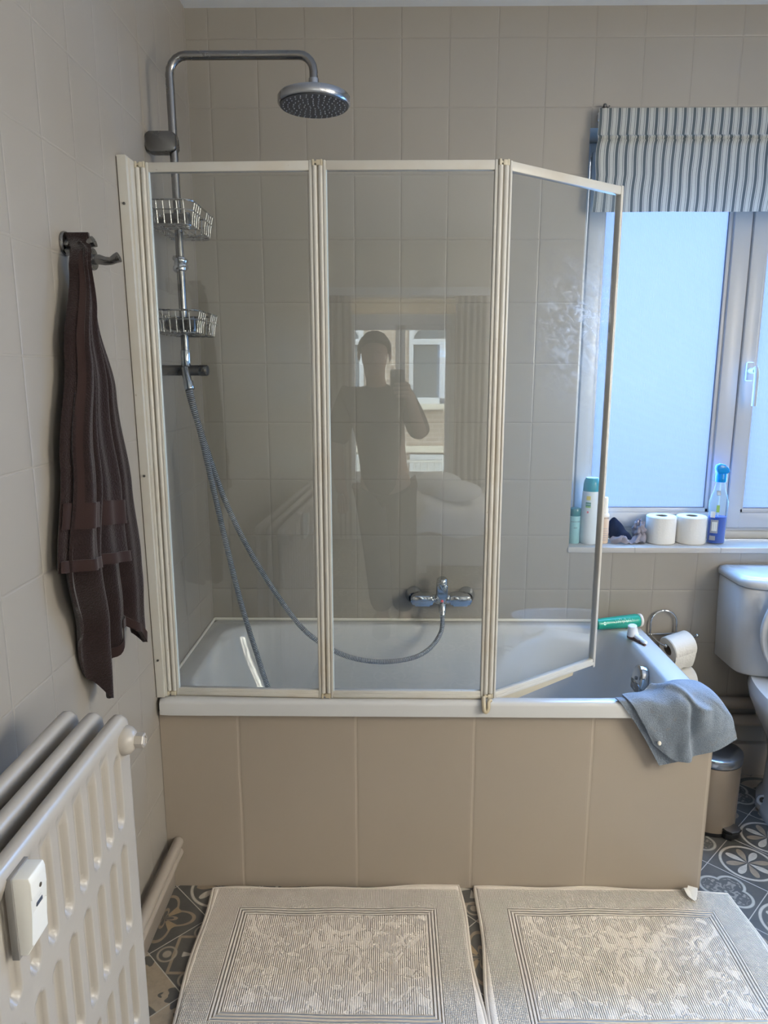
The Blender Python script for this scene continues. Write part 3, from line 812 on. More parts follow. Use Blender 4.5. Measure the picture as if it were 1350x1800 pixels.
def panel(A, E, dirty=False, free=False, zb=Z0):
    A = Vector((A[0], A[1], 0)); E = Vector((E[0], E[1], 0)); L = (E - A).length; ang = atan2(E.y - A.y, E.x - A.x)
    Mx = Matrix.Translation(A) @ Matrix.Rotation(ang, 4, 'Z')
    bm = B(); sw = .007
    rbox(bm, 0, sw, -.009, .009, zb, Z1, .002, 2, Mx)
    if free: rbox(bm, L - .011, L, -.010, .010, zb - .006, Z1 + .001, .003, 2, Mx)
    else: rbox(bm, L - sw, L, -.009, .009, zb, Z1, .002, 2, Mx)
    rbox(bm, sw - .001, L - sw + .001, -.008, .008, Z1 - .023, Z1 - .0005, .003, 2, Mx)
    fr = obj('panel_frame', bm, M['frame'], scr)
    bm = B()
    rbox(bm, sw - .001, L - sw + .001, -.008, .008, zb + .004, zb + .022, .003, 2, Mx); rbox(bm, sw, L - sw, -.010, -.006, zb + .002, zb + .012, .0015, 2, Mx)
    obj('bottom_rail', bm, M['frame'], fr)
    bm = B()
    if free:
        prism(bm, [(.012, zb + .005), (L - .09, zb + .005), (L - .095, zb - .012), (.09, zb - .022), (.02, zb - .004)], -.003, .003, Mx @ Matrix(((1, 0, 0, 0), (0, 0, -1, 0), (0, 1, 0, 0), (0, 0, 0, 1))))
    else:
        rbox(bm, .002, L - .002, -.006, .006, zb - .001, zb + .006, .001, 2, Mx)
    obj('water_seal', bm, M['seal'], fr)
    bm = B(); t = bmesh.new(); box(t, sw - .003, L - sw + .002, -.002, .002, zb + .02, Z1 - .02); t.transform(Mx); merge(bm, t)
    gp = obj('glass_pane', bm, M['glass_dirty' if dirty else 'glass'], fr, smooth=0)
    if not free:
        bm = B(); rbox(bm, sw - .0005, sw + .0025, -.0075, -.0022, zb + .02, Z1 - .022, .0005, 1, Mx); obj('edge_highlight_strip', bm, M['edge'], fr, label='pale strip painted as the highlight on the glass edge')  # pale strip added as a painted highlight along the glass edge
    return fr
panel((.052, .013), (.452, .0))
panel((.478, .0), (.892, .0))
panel((.918, .007), (1.262, .250), dirty=True, free=True, zb=Z0 - .008)
# hinge profiles: two half-round rods with a groove, and plastic end caps
def hinge(x, y, w, ang=0.0):
    Mx = Matrix.Translation((x, y, 0)) @ Matrix.Rotation(ang, 4, 'Z')
    bm = B()
    for s in (-1, 1):
        t = bmesh.new(); tube(t, [(s * w * .28, -.003, Z0 + .014), (s * w * .28, -.003, Z1 - .012)], w * .24, 12); t.transform(Mx); merge(bm, t)
    h = obj('hinge_rod', bm, M['frame'], scr)
    bm = B(); t = bmesh.new(); box(t, -w * .5, w * .5, -.0025, .008, Z0 + .008, Z1 - .012); t.transform(Mx); merge(bm, t); obj('hinge_groove', bm, M['hinge'], h, smooth=0)
    for za, zb_ in ((Z0, Z0 + .013), (Z1 - .013, Z1 + .001)):
        bm = B()
        rbox(bm, -w * .48, -w * .28, -.010, .008, za, zb_, .001, 2, Mx); rbox(bm, w * .28, w * .48, -.010, .008, za, zb_, .001, 2, Mx)
        rbox(bm, -w * .48, w * .48, -.008, .008, (za + zb_) / 2 - .002, (za + zb_) / 2 + .003, .001, 2, Mx)
        rbox(bm, -w * .10, w * .30, -.0095, -.004, za + .001, zb_ - .001, .001, 2, Mx)
        obj('hinge_cap', bm, M['seal'], h)
    return h
hinge(.0395, .010, .025); hinge(.465, -.001, .026); hinge(.905, .001, .027, .3)
bm = B(); tube(bm, cat([(.893, -.013, .600), (.892, -.030, .588), (.893, -.034, .572), (.899, -.033, .566), (.905, -.031, .575), (.906, -.026, .592), (.913, -.022, .596)], 6), .0048, 10, sx=1.2)
obj('foot_clip', bm, M['seal'], scr, label='curled plastic foot clip over the bath edge')
# ------------------------------------------------------------------ overhead shower set
RX, RY = 0.071, 0.190
sh = empty('overhead_shower', (RX, RY, 1.45), 'chrome overhead shower with round rain head on a tall bent riser pipe', 'shower')
bm = B()
path = [(RX + .002, RY, 1.488), (RX, RY, 1.9), (RX - .002, RY, 2.215)]
path += [(RX - .002 + .045 * (1 - cos(a)), RY, 2.215 + .045 * sin(a)) for a in [radians(q) for q in (18, 36, 54, 72, 90)]]
path += [(0.25, RY, 2.260)]
path += [(.402 + .038 * sin(a), RY, 2.222 + .038 * cos(a)) for a in [radians(q) for q in (0, 18, 36, 54, 72, 90)]] + [(.440, RY, 2.186)]
tube(bm, path, .0108, 20); obj('riser_pipe', bm, M['chrome_worn'], sh)
bm = B(); lathe(bm, [(0, .028), (.013, .028), (.0135, .014), (.0135, .004), (.017, -.004), (.04, -.008), (.090, -.012), (.0935, -.017), (.0935, -.031), (.0905, -.035), (.088, -.0345), (0, -.0345)], (.440, RY, 2.176), (0, 0, 1), 56)
hd = obj('shower_head', bm, M['brushed'], sh, smooth=40)
bm = B(); lathe(bm, [(0, 0), (.0875, 0), (.0875, .003), (0, .003)], (.440, RY, 2.1385), (0, 0, 1), 56); obj('spray_plate', bm, M['shower_face'], hd, label='dark grey perforated spray plate')
bm = B()
for r, n in ((.012, 6), (.026, 12), (.040, 18), (.054, 24), (.068, 28), (.080, 32)):
    for k in range(n):
        a = 2 * pi * k / n + r * 40; cyl(bm, (.440 + r * cos(a), RY + r * sin(a), 2.1387), (.440 + r * cos(a), RY + r * sin(a), 2.1362), .0017, 6, r2=.0011)
obj('nozzle_dots', bm, M['nozzle'], hd)
bm = B(); prism(bm, rrect(.0005, .080, 2.028, 2.077, .012), -.019, .019, Matrix(((1, 0, 0, 0), (0, 0, 1, RY), (0, 1, 0, 0), (0, 0, 0, 1))), bev=.004); obj('wall_bracket', bm, M['dark_metal'], sh)
bm = B()
lathe(bm, [(.0112, -.020), (.015, -.017), (.0165, -.008), (.0165, .008), (.015, .015), (.0112, .018)], (RX + .001, RY, 1.752), (0, 0, 1), 24)
for dz, tl in ((.010, .35), (-.010, -.35)):
    t = bmesh.new(); lathe(t, [(.014, -.007), (.020, -.005), (.0215, 0), (.020, .005), (.014, .007)], (0, 0, 0), (0, 0, 1), 24); t.transform(Matrix.Translation((RX + .001, RY, 1.752 + dz)) @ Matrix.Rotation(tl, 4, 'Y') @ Matrix.Rotation(tl * .6, 4, 'X')); merge(bm, t)
obj('pipe_joint', bm, M['chrome'], sh)
bm = B(); cyl(bm, (.001, RY, 1.470), (.134, RY, 1.470), .0145, 24, bev=.004); db = obj('diverter_body', bm, M['dark_metal'], sh)
bm = B(); cyl(bm, (.108, RY, 1.470), (.132, RY, 1.470), .0152, 24, bev=.002); obj('diverter_knob', bm, M['chrome_worn'], db)
bm = B(); cyl(bm, (RX + .002, RY, 1.480), (RX + .002, RY, 1.525), .0135, 20, bev=.002)
tube(bm, [(.072, RY - .008, 1.474), (.078, RY - .022, 1.455), (.086, RY - .030, 1.432)], [.011, .0115, .0115], 16); cyl(bm, (.084, RY - .028, 1.440), (.089, RY - .034, 1.418), .0135, 16, bev=.002)
obj('hose_outlet', bm, M['chrome'], sh)

def hose(name, pts, r, label, group):
    P = cat(pts, 10)
    bm = B(); seg = 12; tube(bm, P, r, seg)
    lay = bm.verts.layers.float.new('along'); s = 0.0; bm.verts.ensure_lookup_table(); acc = [0.0]
    for a, b in zip(P, P[1:]): acc.append(acc[-1] + (b - a).length)
    for i, v in enumerate(bm.verts): v[lay] = acc[min(i // seg, len(acc) - 1)] / 0.0052
    o = obj(name, bm, M['hose'], None, origin=pts[0])
    return tag(o, label, 'hose', group)
hose('shower_hose', [(.089, .157, 1.417), (.098, .17, 1.35), (.106, .172, 1.316), (.128, .19, 1.218), (.166, .21, 1.083), (.221, .24, .939), (.297, .27, .788), (.378, .30, .663), (.482, .33, .580), (.591, .36, .542), (.703, .41, .532), (.771, .45, .552), (.812, .50, .592), (.819, .535, .640)], .0078,
     'braided chrome hose looping across the bath up to the mixer tap', 'braided hoses from the shower rail')
hose('shower_hose', [(.082, .160, 1.420), (.092, .165, 1.37), (.108, .17, 1.30), (.135, .18, 1.138), (.165, .19, .960), (.198, .20, .784), (.233, .21, .637), (.262, .22, .522), (.30, .23, .40), (.36, .25, .29), (.45, .28, .210)], .0078,
     'braided chrome hose hanging straight down from the shower rail into the bath', 'braided hoses from the shower rail')

# two wire baskets clamped to the riser
def caddy(z, label):
    x0, x1, y0, y1 = .012, .142, .070, .315
    c = empty('shower_basket', (RX, RY, z), label, 'basket', 'wire baskets on the shower riser')
    bm = B(); r = .0021; d = .056
    def rr(i, zz, rad): return [(px, py, zz) for px, py in rrect(x0 + i, x1 - i, y0 + i, y1 - i, rad, 5)]
    tube(bm, rr(0, z, .028), r * 1.15, 8, closed=True)
    tube(bm, rr(.010, z - d, .024), r, 8, closed=True)
    tube(bm, rr(.003, z - .022, .026), r * .8, 6, closed=True)
    def wire(p, q): tube(bm, [p, ((p[0] * .3 + q[0] * .7) * 1.0, (p[1] * .3 + q[1] * .7), z - d * .55), (q[0], q[1], z - d)], r * .85, 6)
    ys = [y0 + .030, y0 + .049, y0 + .068, y0 + .087, y1 - .095, y1 - .075, y1 - .055, y1 - .035]
    for yy in ys:
        wire((x1, yy, z), (x1 - .010, yy, z - d)); wire((x0, yy, z), (x0 + .010, yy, z - d))
    for k in range(6):
        xx = x0 + .022 + k * .0172
        wire((xx, y0, z), (xx, y0 + .010, z - d)); wire((xx, y1, z), (xx, y1 - .010, z - d))
    for yy in (y0 + .03, y0 + .055, y0 + .08, y1 - .08, y1 - .055, y1 - .03): tube(bm, [(x0 + .010, yy, z - d), (x1 - .010, yy, z - d)], r * .8, 6)
    for xx in (x0 + .035, RX - .018, RX + .018, x1 - .035): tube(bm, [(xx, y0 + .01, z - d), (xx, y1 - .01, z - d)], r * .8, 6)
    obj('wire_basket', bm, M['steel_wire'], c)
    bm = B(); rbox(bm, RX - .034, RX + .034, RY - .018, RY + .018, z - .044, z - .010, .006); cl = obj('clamp_block', bm, M['dark_metal'], c)
    bm = B(); cyl(bm, (RX - .034, RY, z - .030), (RX - .048, RY, z - .030), .013, 18, bev=.002); obj('clamp_knob', bm, M['black_plastic'], cl)
    bm = B(); cyl(bm, (RX + .026, RY - .006, z - .050), (RX + .026, RY - .006, z - .008), .0095, 16, bev=.001); obj('clamp_pin', bm, M['chrome_worn'], cl)
    return c
c1 = caddy(1.888, 'chrome wire basket, upper of the two on the shower riser')
c2 = dup(c1, (RX, RY, 1.622), 'chrome wire basket, lower of the two on the shower riser')

# ------------------------------------------------------------------ mixer tap on the back wall
mx = empty('bath_mixer_tap', (.815, YB, .686), 'chrome lever mixer tap on the tiled wall above the bath', 'tap')
Mw = Matrix(((1, 0, 0, 0), (0, 0, 1, 0), (0, 1, 0, 0), (0, 0, 0, 1)))
bm = B()
for xa, xb in ((.709, .790), (.842, .921)):
    prism(bm, rrect(xa, xb, .667, .705, .016, 6), .548, .600, Mw, bev=.006)
tube(bm, cat([(.785, .574, .686), (.800, .572, .687), (.815, .571, .688), (.830, .572, .687), (.846, .574, .686)], 4), [.016] * 4 + [.019] * 4 + [.022] * 4 + [.019] * 4 + [.016], 18)
obj('mixer_body', bm, M['chrome'], mx, smooth=40)
for xx in (.722, .908):
    bm = B(); lathe(bm, [(.019, -.014), (.021, 0), (.028, .010), (.031, .024), (0, .024)], (xx, .600, .686), (0, 1, 0), 28); obj('wall_rosette', bm, M['chrome'], mx)
bm = B(); lathe(bm, [(0, .072), (.014, .072), (.019, .067), (.0205, .05), (.0205, .012), (.023, .004), (.023, -.010), (.018, -.020), (.012, -.026), (0, -.026)], (.817, .560, .700), (0, -.22, 1), 28)
ms = obj('cartridge_body', bm, M['chrome'], mx, smooth=40)
bm = B(); prism(bm, rrect(.800, .834, .704, .752, .007), .526, .545, Mw, bev=.004); obj('lever', bm, M['chrome'], ms)
bm = B(); cyl(bm, (.817, .5395, .690), (.817, .535, .690), .0048, 12, bev=.001); obj('temperature_dot', bm, M['red_block'], ms)
bm = B(); cyl(bm, (.819, .553, .674), (.819, .540, .646), .0135, 20, bev=.002); cyl(bm, (.819, .541, .650), (.819, .535, .632), .0105, 18, bev=.001); obj('hose_connector', bm, M['chrome'], mx)

# ------------------------------------------------------------------ robe hooks and the brown towel
def hook(y, z, label):
    h = empty('robe_hook', (0, y, z), label, 'hook', 'chrome robe hooks on the left wall')
    bm = B(); lathe(bm, [(0, .0005), (.023, .0005), (.0235, .004), (.022, .007), (.008, .008), (0, .008)], (0, y, z), (1, 0, 0), 32); obj('rosette', bm, M['chrome_worn'], h)
    bm = B(); P = [(.006, y, z - .001), (.018, y, z - .001), (.030, y, z - .004), (.042, y, z - .004), (.052, y, z + .001), (.060, y, z + .004)]
    tube(bm, P, [.0105, .0105, .0090, .0082, .0098, .0110], 18); obj('peg', bm, M['chrome_worn'], h)
    return h
h1 = hook(-.352, 1.712, 'round chrome robe hook mostly covered by the brown towel')
h2 = dup(h1, (0, -.226, 1.702), 'bare round chrome robe hook beside the brown towel')

def lerp(a, b, t): return a + (b - a) * t
def pw(x, tab):
    if x <= tab[0][0]: return tab[0][1]
    for (a, va), (b, vb) in zip(tab, tab[1:]):
        if x <= b:
            t = (x - a) / (b - a); t = t * t * (3 - 2 * t)
            return lerp(va, vb, t)
    return tab[-1][1]
ZT = 1.731
def tw_left(z): return pw(z, [(.78, -.49), (.95, -.505), (1.09, -.545), (1.3, -.500), (1.5, -.445), (1.66, -.395), (1.72, -.372)])
def tw_right(z): return pw(z, [(.78, -.205), (.88, -.180), (1.00, -.160), (1.06, -.155), (1.21, -.178), (1.42, -.232), (1.58, -.312), (1.68, -.356), (1.73, -.350)])
bt = empty('bath_towel', (0.04, -.352, 1.72), 'dark brown terry towel hanging from a hook on the left wall', 'towel')
def sstep(a, b, x):
    t = min(1, max(0, (x - a) / (b - a))); return t * t * (3 - 2 * t)
def main_sheet(s, t):
    zb = pw(s, [(0.0, 1.02), (.07, .94), (.13, .84), (.20, .790), (.27, .783), (.36, .80), (.46, .85), (.56, .905), (.68, .91), (.80, .87), (.90, .835), (.97, .85), (1, .90)])
    z = lerp(ZT, zb, t)
    y = lerp(tw_left(z) + .012, tw_right(z), s)
    g = min(1.0, max(0.0, (ZT - z) / .5)); a = lerp(.005, .021, g)
    wav = cos(2 * pi * (s * 3.3 + .12 + .10 * t)) + .35 * cos(2 * pi * (s * 7.0 + .4 + .25 * t))
    x = lerp(.036, .040, g) + a * wav + .010 * sin(3.0 * t + 4 * s) * g
    if t < .05:
        q = sstep(0, .05, t); x = lerp(.006 + .042 * s, x, q); y = lerp(-.356, y, q)
    return Vector((max(.006, x), y, z))
bm = B(); grid(bm, main_sheet, 90, 150); solid(bm, .006); obj('terry_cloth', bm, M['towel_brown'], bt, smooth=80)
def flap(s, t):
    zb = lerp(1.098, 1.068, s)
    z = lerp(ZT + .001, zb, t)
    y0 = tw_left(z) - .004; y1 = lerp(tw_left(z), tw_right(z), .52)
    y = lerp(y0, y1, s)
    g = min(1.0, max(0.0, (ZT - z) / .5)); a = lerp(.005, .012, g)
    m = lerp(.046, .062, g)
    x = m + a * (cos(2 * pi * (s * 1.6 + .45 + .06 * t)) + .4 * cos(2 * pi * (s * 3.9 + .1))) + .006 * sin(5 * t + 2 * s)
    x = lerp(.026, x, min(1, s / .22) ** .6)
    if t < .06:
        q = sstep(0, .06, t); x = lerp(.005 + .046 * s, x, q); y = lerp(-.358, y, q)
    return Vector((max(.012, x), y, z))
bm = B(); grid(bm, flap, 60, 130); solid(bm, .007)
fl = obj('front_fold', bm, M['towel_brown'], bt, smooth=80)
# woven bands and hems follow the same surfaces a hair outside
def strip(fn, s0, s1, t0, t1, off, nu, nv):
    bm = B()
    def f(u, v):
        p = fn(lerp(s0, s1, u), lerp(t0, t1, v)); return Vector((p.x + off, p.y, p.z))
    grid(bm, f, nu, nv); solid(bm, .002); return bm
obj('woven_band', strip(flap, .0, 1.0, .80, .875, .0055, 60, 8), M['towel_band'], fl, smooth=80)
obj('side_hem', strip(flap, .10, .17, .06, .80, .0055, 4, 60), M['towel_band'], fl, smooth=80)
obj('hem', strip(flap, .0, 1.0, .965, 1.0, .0055, 60, 4), M['towel_band'], fl, smooth=80)
obj('hem', strip(main_sheet, .30, 1.0, .975, 1.0, .0045, 60, 4), M['towel_band'], bt, smooth=80)

# ------------------------------------------------------------------ radiator
rad = empty('radiator', (.14, -1.2, 0), 'cream painted plate radiator of three ribbed plates on the left wall', 'radiator')
RY1, RY0, RZ0, RZ1 = -.702, -1.75, .10, .906
slots_y = [-.762 - .0478 * k for k in range(21)]
rows = [(.725, .888), (.530, .686), (.335, .491), (.140, .296)]
def sstep(a, b, x):
    t = min(1, max(0, (x - a) / (b - a))); return t * t * (3 - 2 * t)
def slot_depth(y, z):
    d = 0.0
    for k, sy in enumerate(slots_y):
        dy = abs(y - sy)
        if dy > .018: continue
        for i, (a, b) in enumerate(rows):
            if k == 0 and i == 0: b = .848
            zc = min(max(z, a + .012), b - .012); q = hypot(dy, z - zc)
            d = max(d, 1 - sstep(.0085, .0145, q))
    return d
def plate(xc, fine, dz=0.0):
    bm = B(); hw = .0105; RZ1 = .906 + dz
    EN = [0, .001, .003, .006, .010, .015, .021, .028]
    prof = [(-hw * .5, RZ0), (-hw, RZ0 + .006), (-hw, RZ1 - .05), (-hw * .9, RZ1 - .03), (-.0132, RZ1 - .018), (-.0112, RZ1 - .006), (-.005, RZ1), (.005, RZ1), (.0112, RZ1 - .006), (.0132, RZ1 - .018), (hw * .9, RZ1 - .03), (hw, RZ1 - .05)]
    if fine:
        nz = 190
        face = [(hw, RZ1 - .05 - (RZ1 - .05 - RZ0 - .006) * k / nz) for k in range(1, nz + 1)]
        prof = prof + face + [(hw * .5, RZ0)]
        ny = 300; ys = [RY1 - q for q in EN] + [RY1 - .031 - (RY1 + 1.33 - .031) * k / ny for k in range(ny + 1)] + [RY0]
    else:
        prof = prof + [(hw, RZ0 + .006), (hw * .5, RZ0)]; ys = [RY1 - q for q in EN] + [RY0 + .004, RY0]
    rings = []
    for i, y in enumerate(ys):
        e = max(0.0, 1 - (RY1 - y) / .008); sc = 1 - .45 * e * e; d2 = max(0.0, 1 - (RY1 - y) / .028); drop = .028 * (1 - sqrt(max(0, 1 - d2 * d2)))
        rg = []
        for (px, pz) in prof:
            x = px * sc
            if fine and px == hw and RZ0 + .03 < pz < RZ1 - .01: x -= .010 * slot_depth(y, pz)
            rg.append((xc + x, y, pz - drop * min(1.0, max(0.0, (pz - RZ1 + .08) / .06))))
        rings.append(rg)
    loft(bm, rings)
    return obj('radiator_plate', bm, M['radiator'], rad, smooth=50)
plate(.103, False, dz=.006); plate(.145, False, dz=.003); fp = plate(.1875, True)
bm = B(); lathe(bm, [(.024, -.003), (.0245, .004), (.022, .012), (.016, .018), (.013, .020), (0, .020)], (.198, -.727, .862), (1, 0, 0), 28)
bs = obj('end_boss', bm, M['radiator'], rad)
bm = B(); lathe(bm, [(.0125, .018), (.0125, .033), (.0105, .035), (.0085, .035), (.008, .033), (0, .033)], (.198, -.727, .862), (1, 0, 0), 6); obj('bleed_plug', bm, M['radiator'], bs, smooth=20)
for yy in (-.80, -1.60):
    for zz in (.18, .84):
        bm = B(); cyl(bm, (.09, yy, zz), (.18, yy, zz), .018, 16); obj('connector', bm, M['radiator'], rad)
    bm = B(); rbox(bm, .085, .195, yy - .02, yy + .02, .0, .11, .005); obj('foot', bm, M['radiator'], rad)
bm = B()
Mm = Matrix(((0, 0, 1, 0), (1, 0, 0, 0), (0, 1, 0, 0), (0, 0, 0, 1)))   # local (x, y, z) -> world (y, z, x)
hy0, hy1 = -1.092, -1.056
sect = lambda w: [(.1985, .785), (.1985 + w * .55, .785), (.1985 + w * .86, .799), (.1985 + w * .86, .838), (.1985 + w, .860), (.1985 + w, .881), (.1985 + w * .93, .888), (.1985, .888)]
t = bmesh.new()
a = [t.verts.new((x, hy0, z)) for x, z in sect(.028)]; b = [t.verts.new((x, hy1, z)) for x, z in sect(.028)]
for k in range(8): t.faces.new((a[k], a[(k + 1) % 8], b[(k + 1) % 8], b[k]))
t.faces.new(a[::-1]); t.faces.new(b)
bmesh.ops.bevel(t, geom=list(t.edges), offset=.0016, segments=2, profile=.5, affect='EDGES'); merge(bm, t)
hm = obj('heat_meter', bm, M['white_plastic'], rad, label='white clip-on heat meter with a small display')
bm = B(); rbox(bm, .1965, .2055, hy0 - .003, hy1 + .002, .781, .890, .001); obj('back_plate', bm, M['grey_plastic'], hm)
bm = B(); rbox(bm, .2205, .2252, -1.076, -1.068, .852, .857, .0005, 1); rbox(bm, .2205, .2248, -1.080, -1.066, .842, .8475, .0006, 1); obj('display', bm, M['ink_dark'], hm)
bm = B(); cyl(bm, (.224, -1.072, .866), (.2272, -1.072, .866), .0028, 12); obj('seal_screw', bm, M['chrome_worn'], hm)
# ------------------------------------------------------------------ bath mats
def bath_mat(corners, label, wob, thick=.011):
    # corners: front-left, front-right, back-right, back-left in plan
    cx = sum(c[0] for c in corners) / 4; cy = sum(c[1] for c in corners) / 4
    w = (corners[1][0] - corners[0][0] + corners[2][0] - corners[3][0]) / 2; h = (corners[3][1] - corners[0][1] + corners[2][1] - corners[1][1]) / 2
    r = empty('bath_mat', (cx, cy, 0), label, 'bath mat', 'woven mats in front of the bath')
    bm = B()
    A, Bc, C, D = [Vector((c[0], c[1], 0)) for c in corners]
    rr = .018
    def f(u, v):
        # rounded corners in the unit square
        x = u * w; y = v * h
        p = A.lerp(Bc, u).lerp(D.lerp(C, u), v)
        p = p + Vector((.004 * sin(9 * v + wob), .004 * sin(7 * u + 2 * wob) + .003 * sin(17 * u), 0))
        e = min(u * w, (1 - u) * w, v * h, (1 - v) * h)
        z = thick * min(1, (max(e, 0) / .006)) ** .5 + .0022 * sin(6 * u + 3 * v + wob) * min(1, e / .1) + .0016 * sin(21 * u + wob) * sin(13 * v) + .0025
        return Vector((p.x, p.y, max(z, .001)))
    us = [0, .004, .009] + [k / 60 for k in range(1, 60)] + [.991, .996, 1]
    V = [[bm.verts.new(f(u, v)) for u in us] for v in us]
    n = len(us)
    for j in range(n - 1):
        for i in range(n - 1): bm.faces.new((V[j][i], V[j][i + 1], V[j + 1][i + 1], V[j + 1][i]))
    lo = [[bm.verts.new((V[j][i].co.x, V[j][i].co.y, .0006)) for i in (0, n - 1)] for j in range(n)]
    cvs = [V[0][i] for i in range(n)] + [V[j][n - 1] for j in range(1, n)] + [V[n - 1][i] for i in range(n - 2, -1, -1)] + [V[j][0] for j in range(n - 2, 0, -1)]
    bvs = [bm.verts.new((v.co.x, v.co.y, .0006)) for v in cvs]
    for k in range(len(cvs)): bm.faces.new((cvs[k], cvs[(k + 1) % len(cvs)], bvs[(k + 1) % len(cvs)], bvs[k]))
    bm.faces.new(bvs)
    for row in lo:
        for v in row: bm.verts.remove(v)
    obj('woven_mat', bm, mat_mat(w, h), r, smooth=60)
    bm = B()
    loop = cat([A + Vector((.003, .003, thick * .6)), Bc + Vector((-.003, .003, thick * .6)), C + Vector((-.003, -.003, thick * .6)), D + Vector((.003, -.003, thick * .6))], 1, closed=True)
    pts = []
    for k in range(4):
        for q in range(30):
            u, v = [(q / 30, 0), (1, q / 30), (1 - q / 30, 1), (0, 1 - q / 30)][k]
            p = f(u, v); pts.append((p.x, p.y, thick * .62))
    tube(bm, pts, .0052, 8, closed=True); obj('bound_edge', bm, M['mat_edge'], r)
    return r
M['mat_edge'] = terry('mat_edge_cotton', (0.70, 0.62, 0.52), (0.78, 0.69, 0.585), sc=300, st=.4)
bath_mat([(.150, -.545), (.862, -.530), (.838, -.004), (.132, -.026)], 'cream woven bath mat lying nearer to the radiator', .4)
m2 = bath_mat([(.868, -.528), (1.625, -.560), (1.604, -.020), (.889, -.003)], 'cream woven bath mat with a white care label, nearer to the pedal bin', 2.1)
bm = B()
for (dx, rot, zz) in ((0, .25, 0), (.022, -.35, .002)):
    t = bmesh.new(); patch(t, [[(-.013, 0, 0), (.013, 0, 0)], [(-.014, -.012, .017), (.012, -.012, .016)], [(-.016, -.035, .010), (.010, -.036, .012)], [(-.004, -.050, .004), (.004, -.046, .006)]], 3, 4)
    solid(t, .0006); t.transform(Matrix.Translation((1.483 + dx, -.016, .0135 + zz)) @ Matrix.Rotation(rot, 4, 'Z')); merge(bm, t)
obj('care_label', bm, M['paper'], m2, label='folded white care label')

# ------------------------------------------------------------------ blue towel over the bath corner
def fold_noise(u, v, p):
    c = .30 + .42 * min(v, .45) / .45; d = u - c
    w = max(0.0, 1 - max(0.0, v - .55) / .4)
    g = math.exp(-(d / .055) ** 2) * w; q = math.exp(-((d - .105) / .05) ** 2) * w
    k = .017 * g - .010 * q; f = min(1, v / .35)
    return Vector((0, .0016 * sin(31 * u + 9 * v) * sin(17 * v + 5 * u) - max(-.004, k) * f, .0010 * sin(27 * u - 15 * v) + max(0, k) * (1 - .7 * f)))
bl = empty('hand_towel', (1.42, -.02, .60), 'grey-blue terry hand towel draped over the front corner of the bath', 'towel')
bm = B()
patch(bm, [[(1.252, -.006, .5975), (1.30, .002, .598), (1.36, .012, .599), (1.41, .012, .599)],
           [(1.262, -.0275, .590), (1.31, -.0285, .590), (1.36, -.029, .589), (1.41, -.029, .588)],
           [(1.318, -.030, .510), (1.355, -.030, .506), (1.395, -.030, .500), (1.435, -.030, .495)],
           [(1.376, -.029, .409), (1.404, -.030, .416), (1.434, -.030, .424), (1.464, -.030, .440)]], 12, 14)
solid(bm, .004); obj('under_fold', bm, M['towel_blue'], bl, smooth=80)
bm = B()
patch(bm, [[(1.272, .002, .6035), (1.325, .018, .6045), (1.370, .034, .606), (1.415, .060, .614), (1.470, .083, .612), (1.520, .062, .606), (1.548, .050, .565)],
           [(1.279, -.026, .602), (1.325, -.022, .603), (1.368, -.008, .612), (1.412, .005, .628), (1.460, .012, .622), (1.520, .004, .609), (1.560, .004, .562)],
           [(1.296, -.038, .580), (1.338, -.040, .582), (1.380, -.044, .590), (1.425, -.050, .600), (1.455, -.036, .592), (1.522, -.032, .586), (1.566, -.020, .548)],
           [(1.316, -.041, .545), (1.352, -.042, .540), (1.392, -.046, .540), (1.434, -.058, .545), (1.452, -.034, .540), (1.520, -.050, .540), (1.570, -.030, .525)],
           [(1.336, -.040, .508), (1.368, -.043, .495), (1.405, -.048, .488), (1.438, -.060, .490), (1.455, -.034, .492), (1.515, -.052, .500), (1.574, -.034, .508)],
           [(1.354, -.037, .476), (1.386, -.042, .448), (1.418, -.048, .432), (1.448, -.056, .436), (1.468, -.036, .444), (1.515, -.050, .464), (1.577, -.036, .494)]], 12, 12,
      noise=fold_noise)
solid(bm, .005); obj('top_fold', bm, M['towel_blue'], bl, smooth=80)
bm = B(); lathe(bm, [(0, .004), (.004, .0035), (.0062, .001), (.006, -.001), (0, -.001)], (1.364, -.048, .486), (.1, -1, .2), 18, sx=.8); obj('stud', bm, M['cream_cap'], bl, label='pale round stud')

# ------------------------------------------------------------------ on the bath rim
gb = empty('shampoo_bottle', (1.44, .565, .592), 'green plastic bottle lying on its side on the bath rim by the wall', 'bottle')
ga, gz = Vector((1.346, .528, .6115)), Vector((1.505, .560, .6155)); gd = (gz - ga).normalized()
bm = B(); L = (gz - ga).length
lathe(bm, [(0, 0), (.012, .0005), (.0185, .005), (.0195, .02), (.0215, L * .5), (.0238, L - .012), (.0225, L - .003), (.018, L), (0, L)], ga, gd, 36, sx=1.0, sy=1.0); g1 = obj('bottle_body', bm, M['green_bottle'], gb, smooth=50)
bm = B(); lathe(bm, [(.0215, -.001), (.0232, .002), (.0225, .008), (.018, .0105), (0, .011)], gz, gd, 36); obj('base', bm, M['cream_cap'], gb, label='white end of the green bottle')
def on_cyl(a, d, r, along, ang):
    """matrix on the side of a cylinder lying along d: local x along d"""
    up = Vector((0, 0, 1)); side = d.cross(up).normalized(); up2 = side.cross(d).normalized()
    nrm = (side * cos(ang) + up2 * sin(ang)).normalized(); ty = nrm.cross(d).normalized()
    p = a + d * along + nrm * r
    return Matrix(((d.x, ty.x, nrm.x, p.x), (d.y, ty.y, nrm.y, p.y), (d.z, ty.z, nrm.z, p.z), (0, 0, 0, 1)))
bm = B()
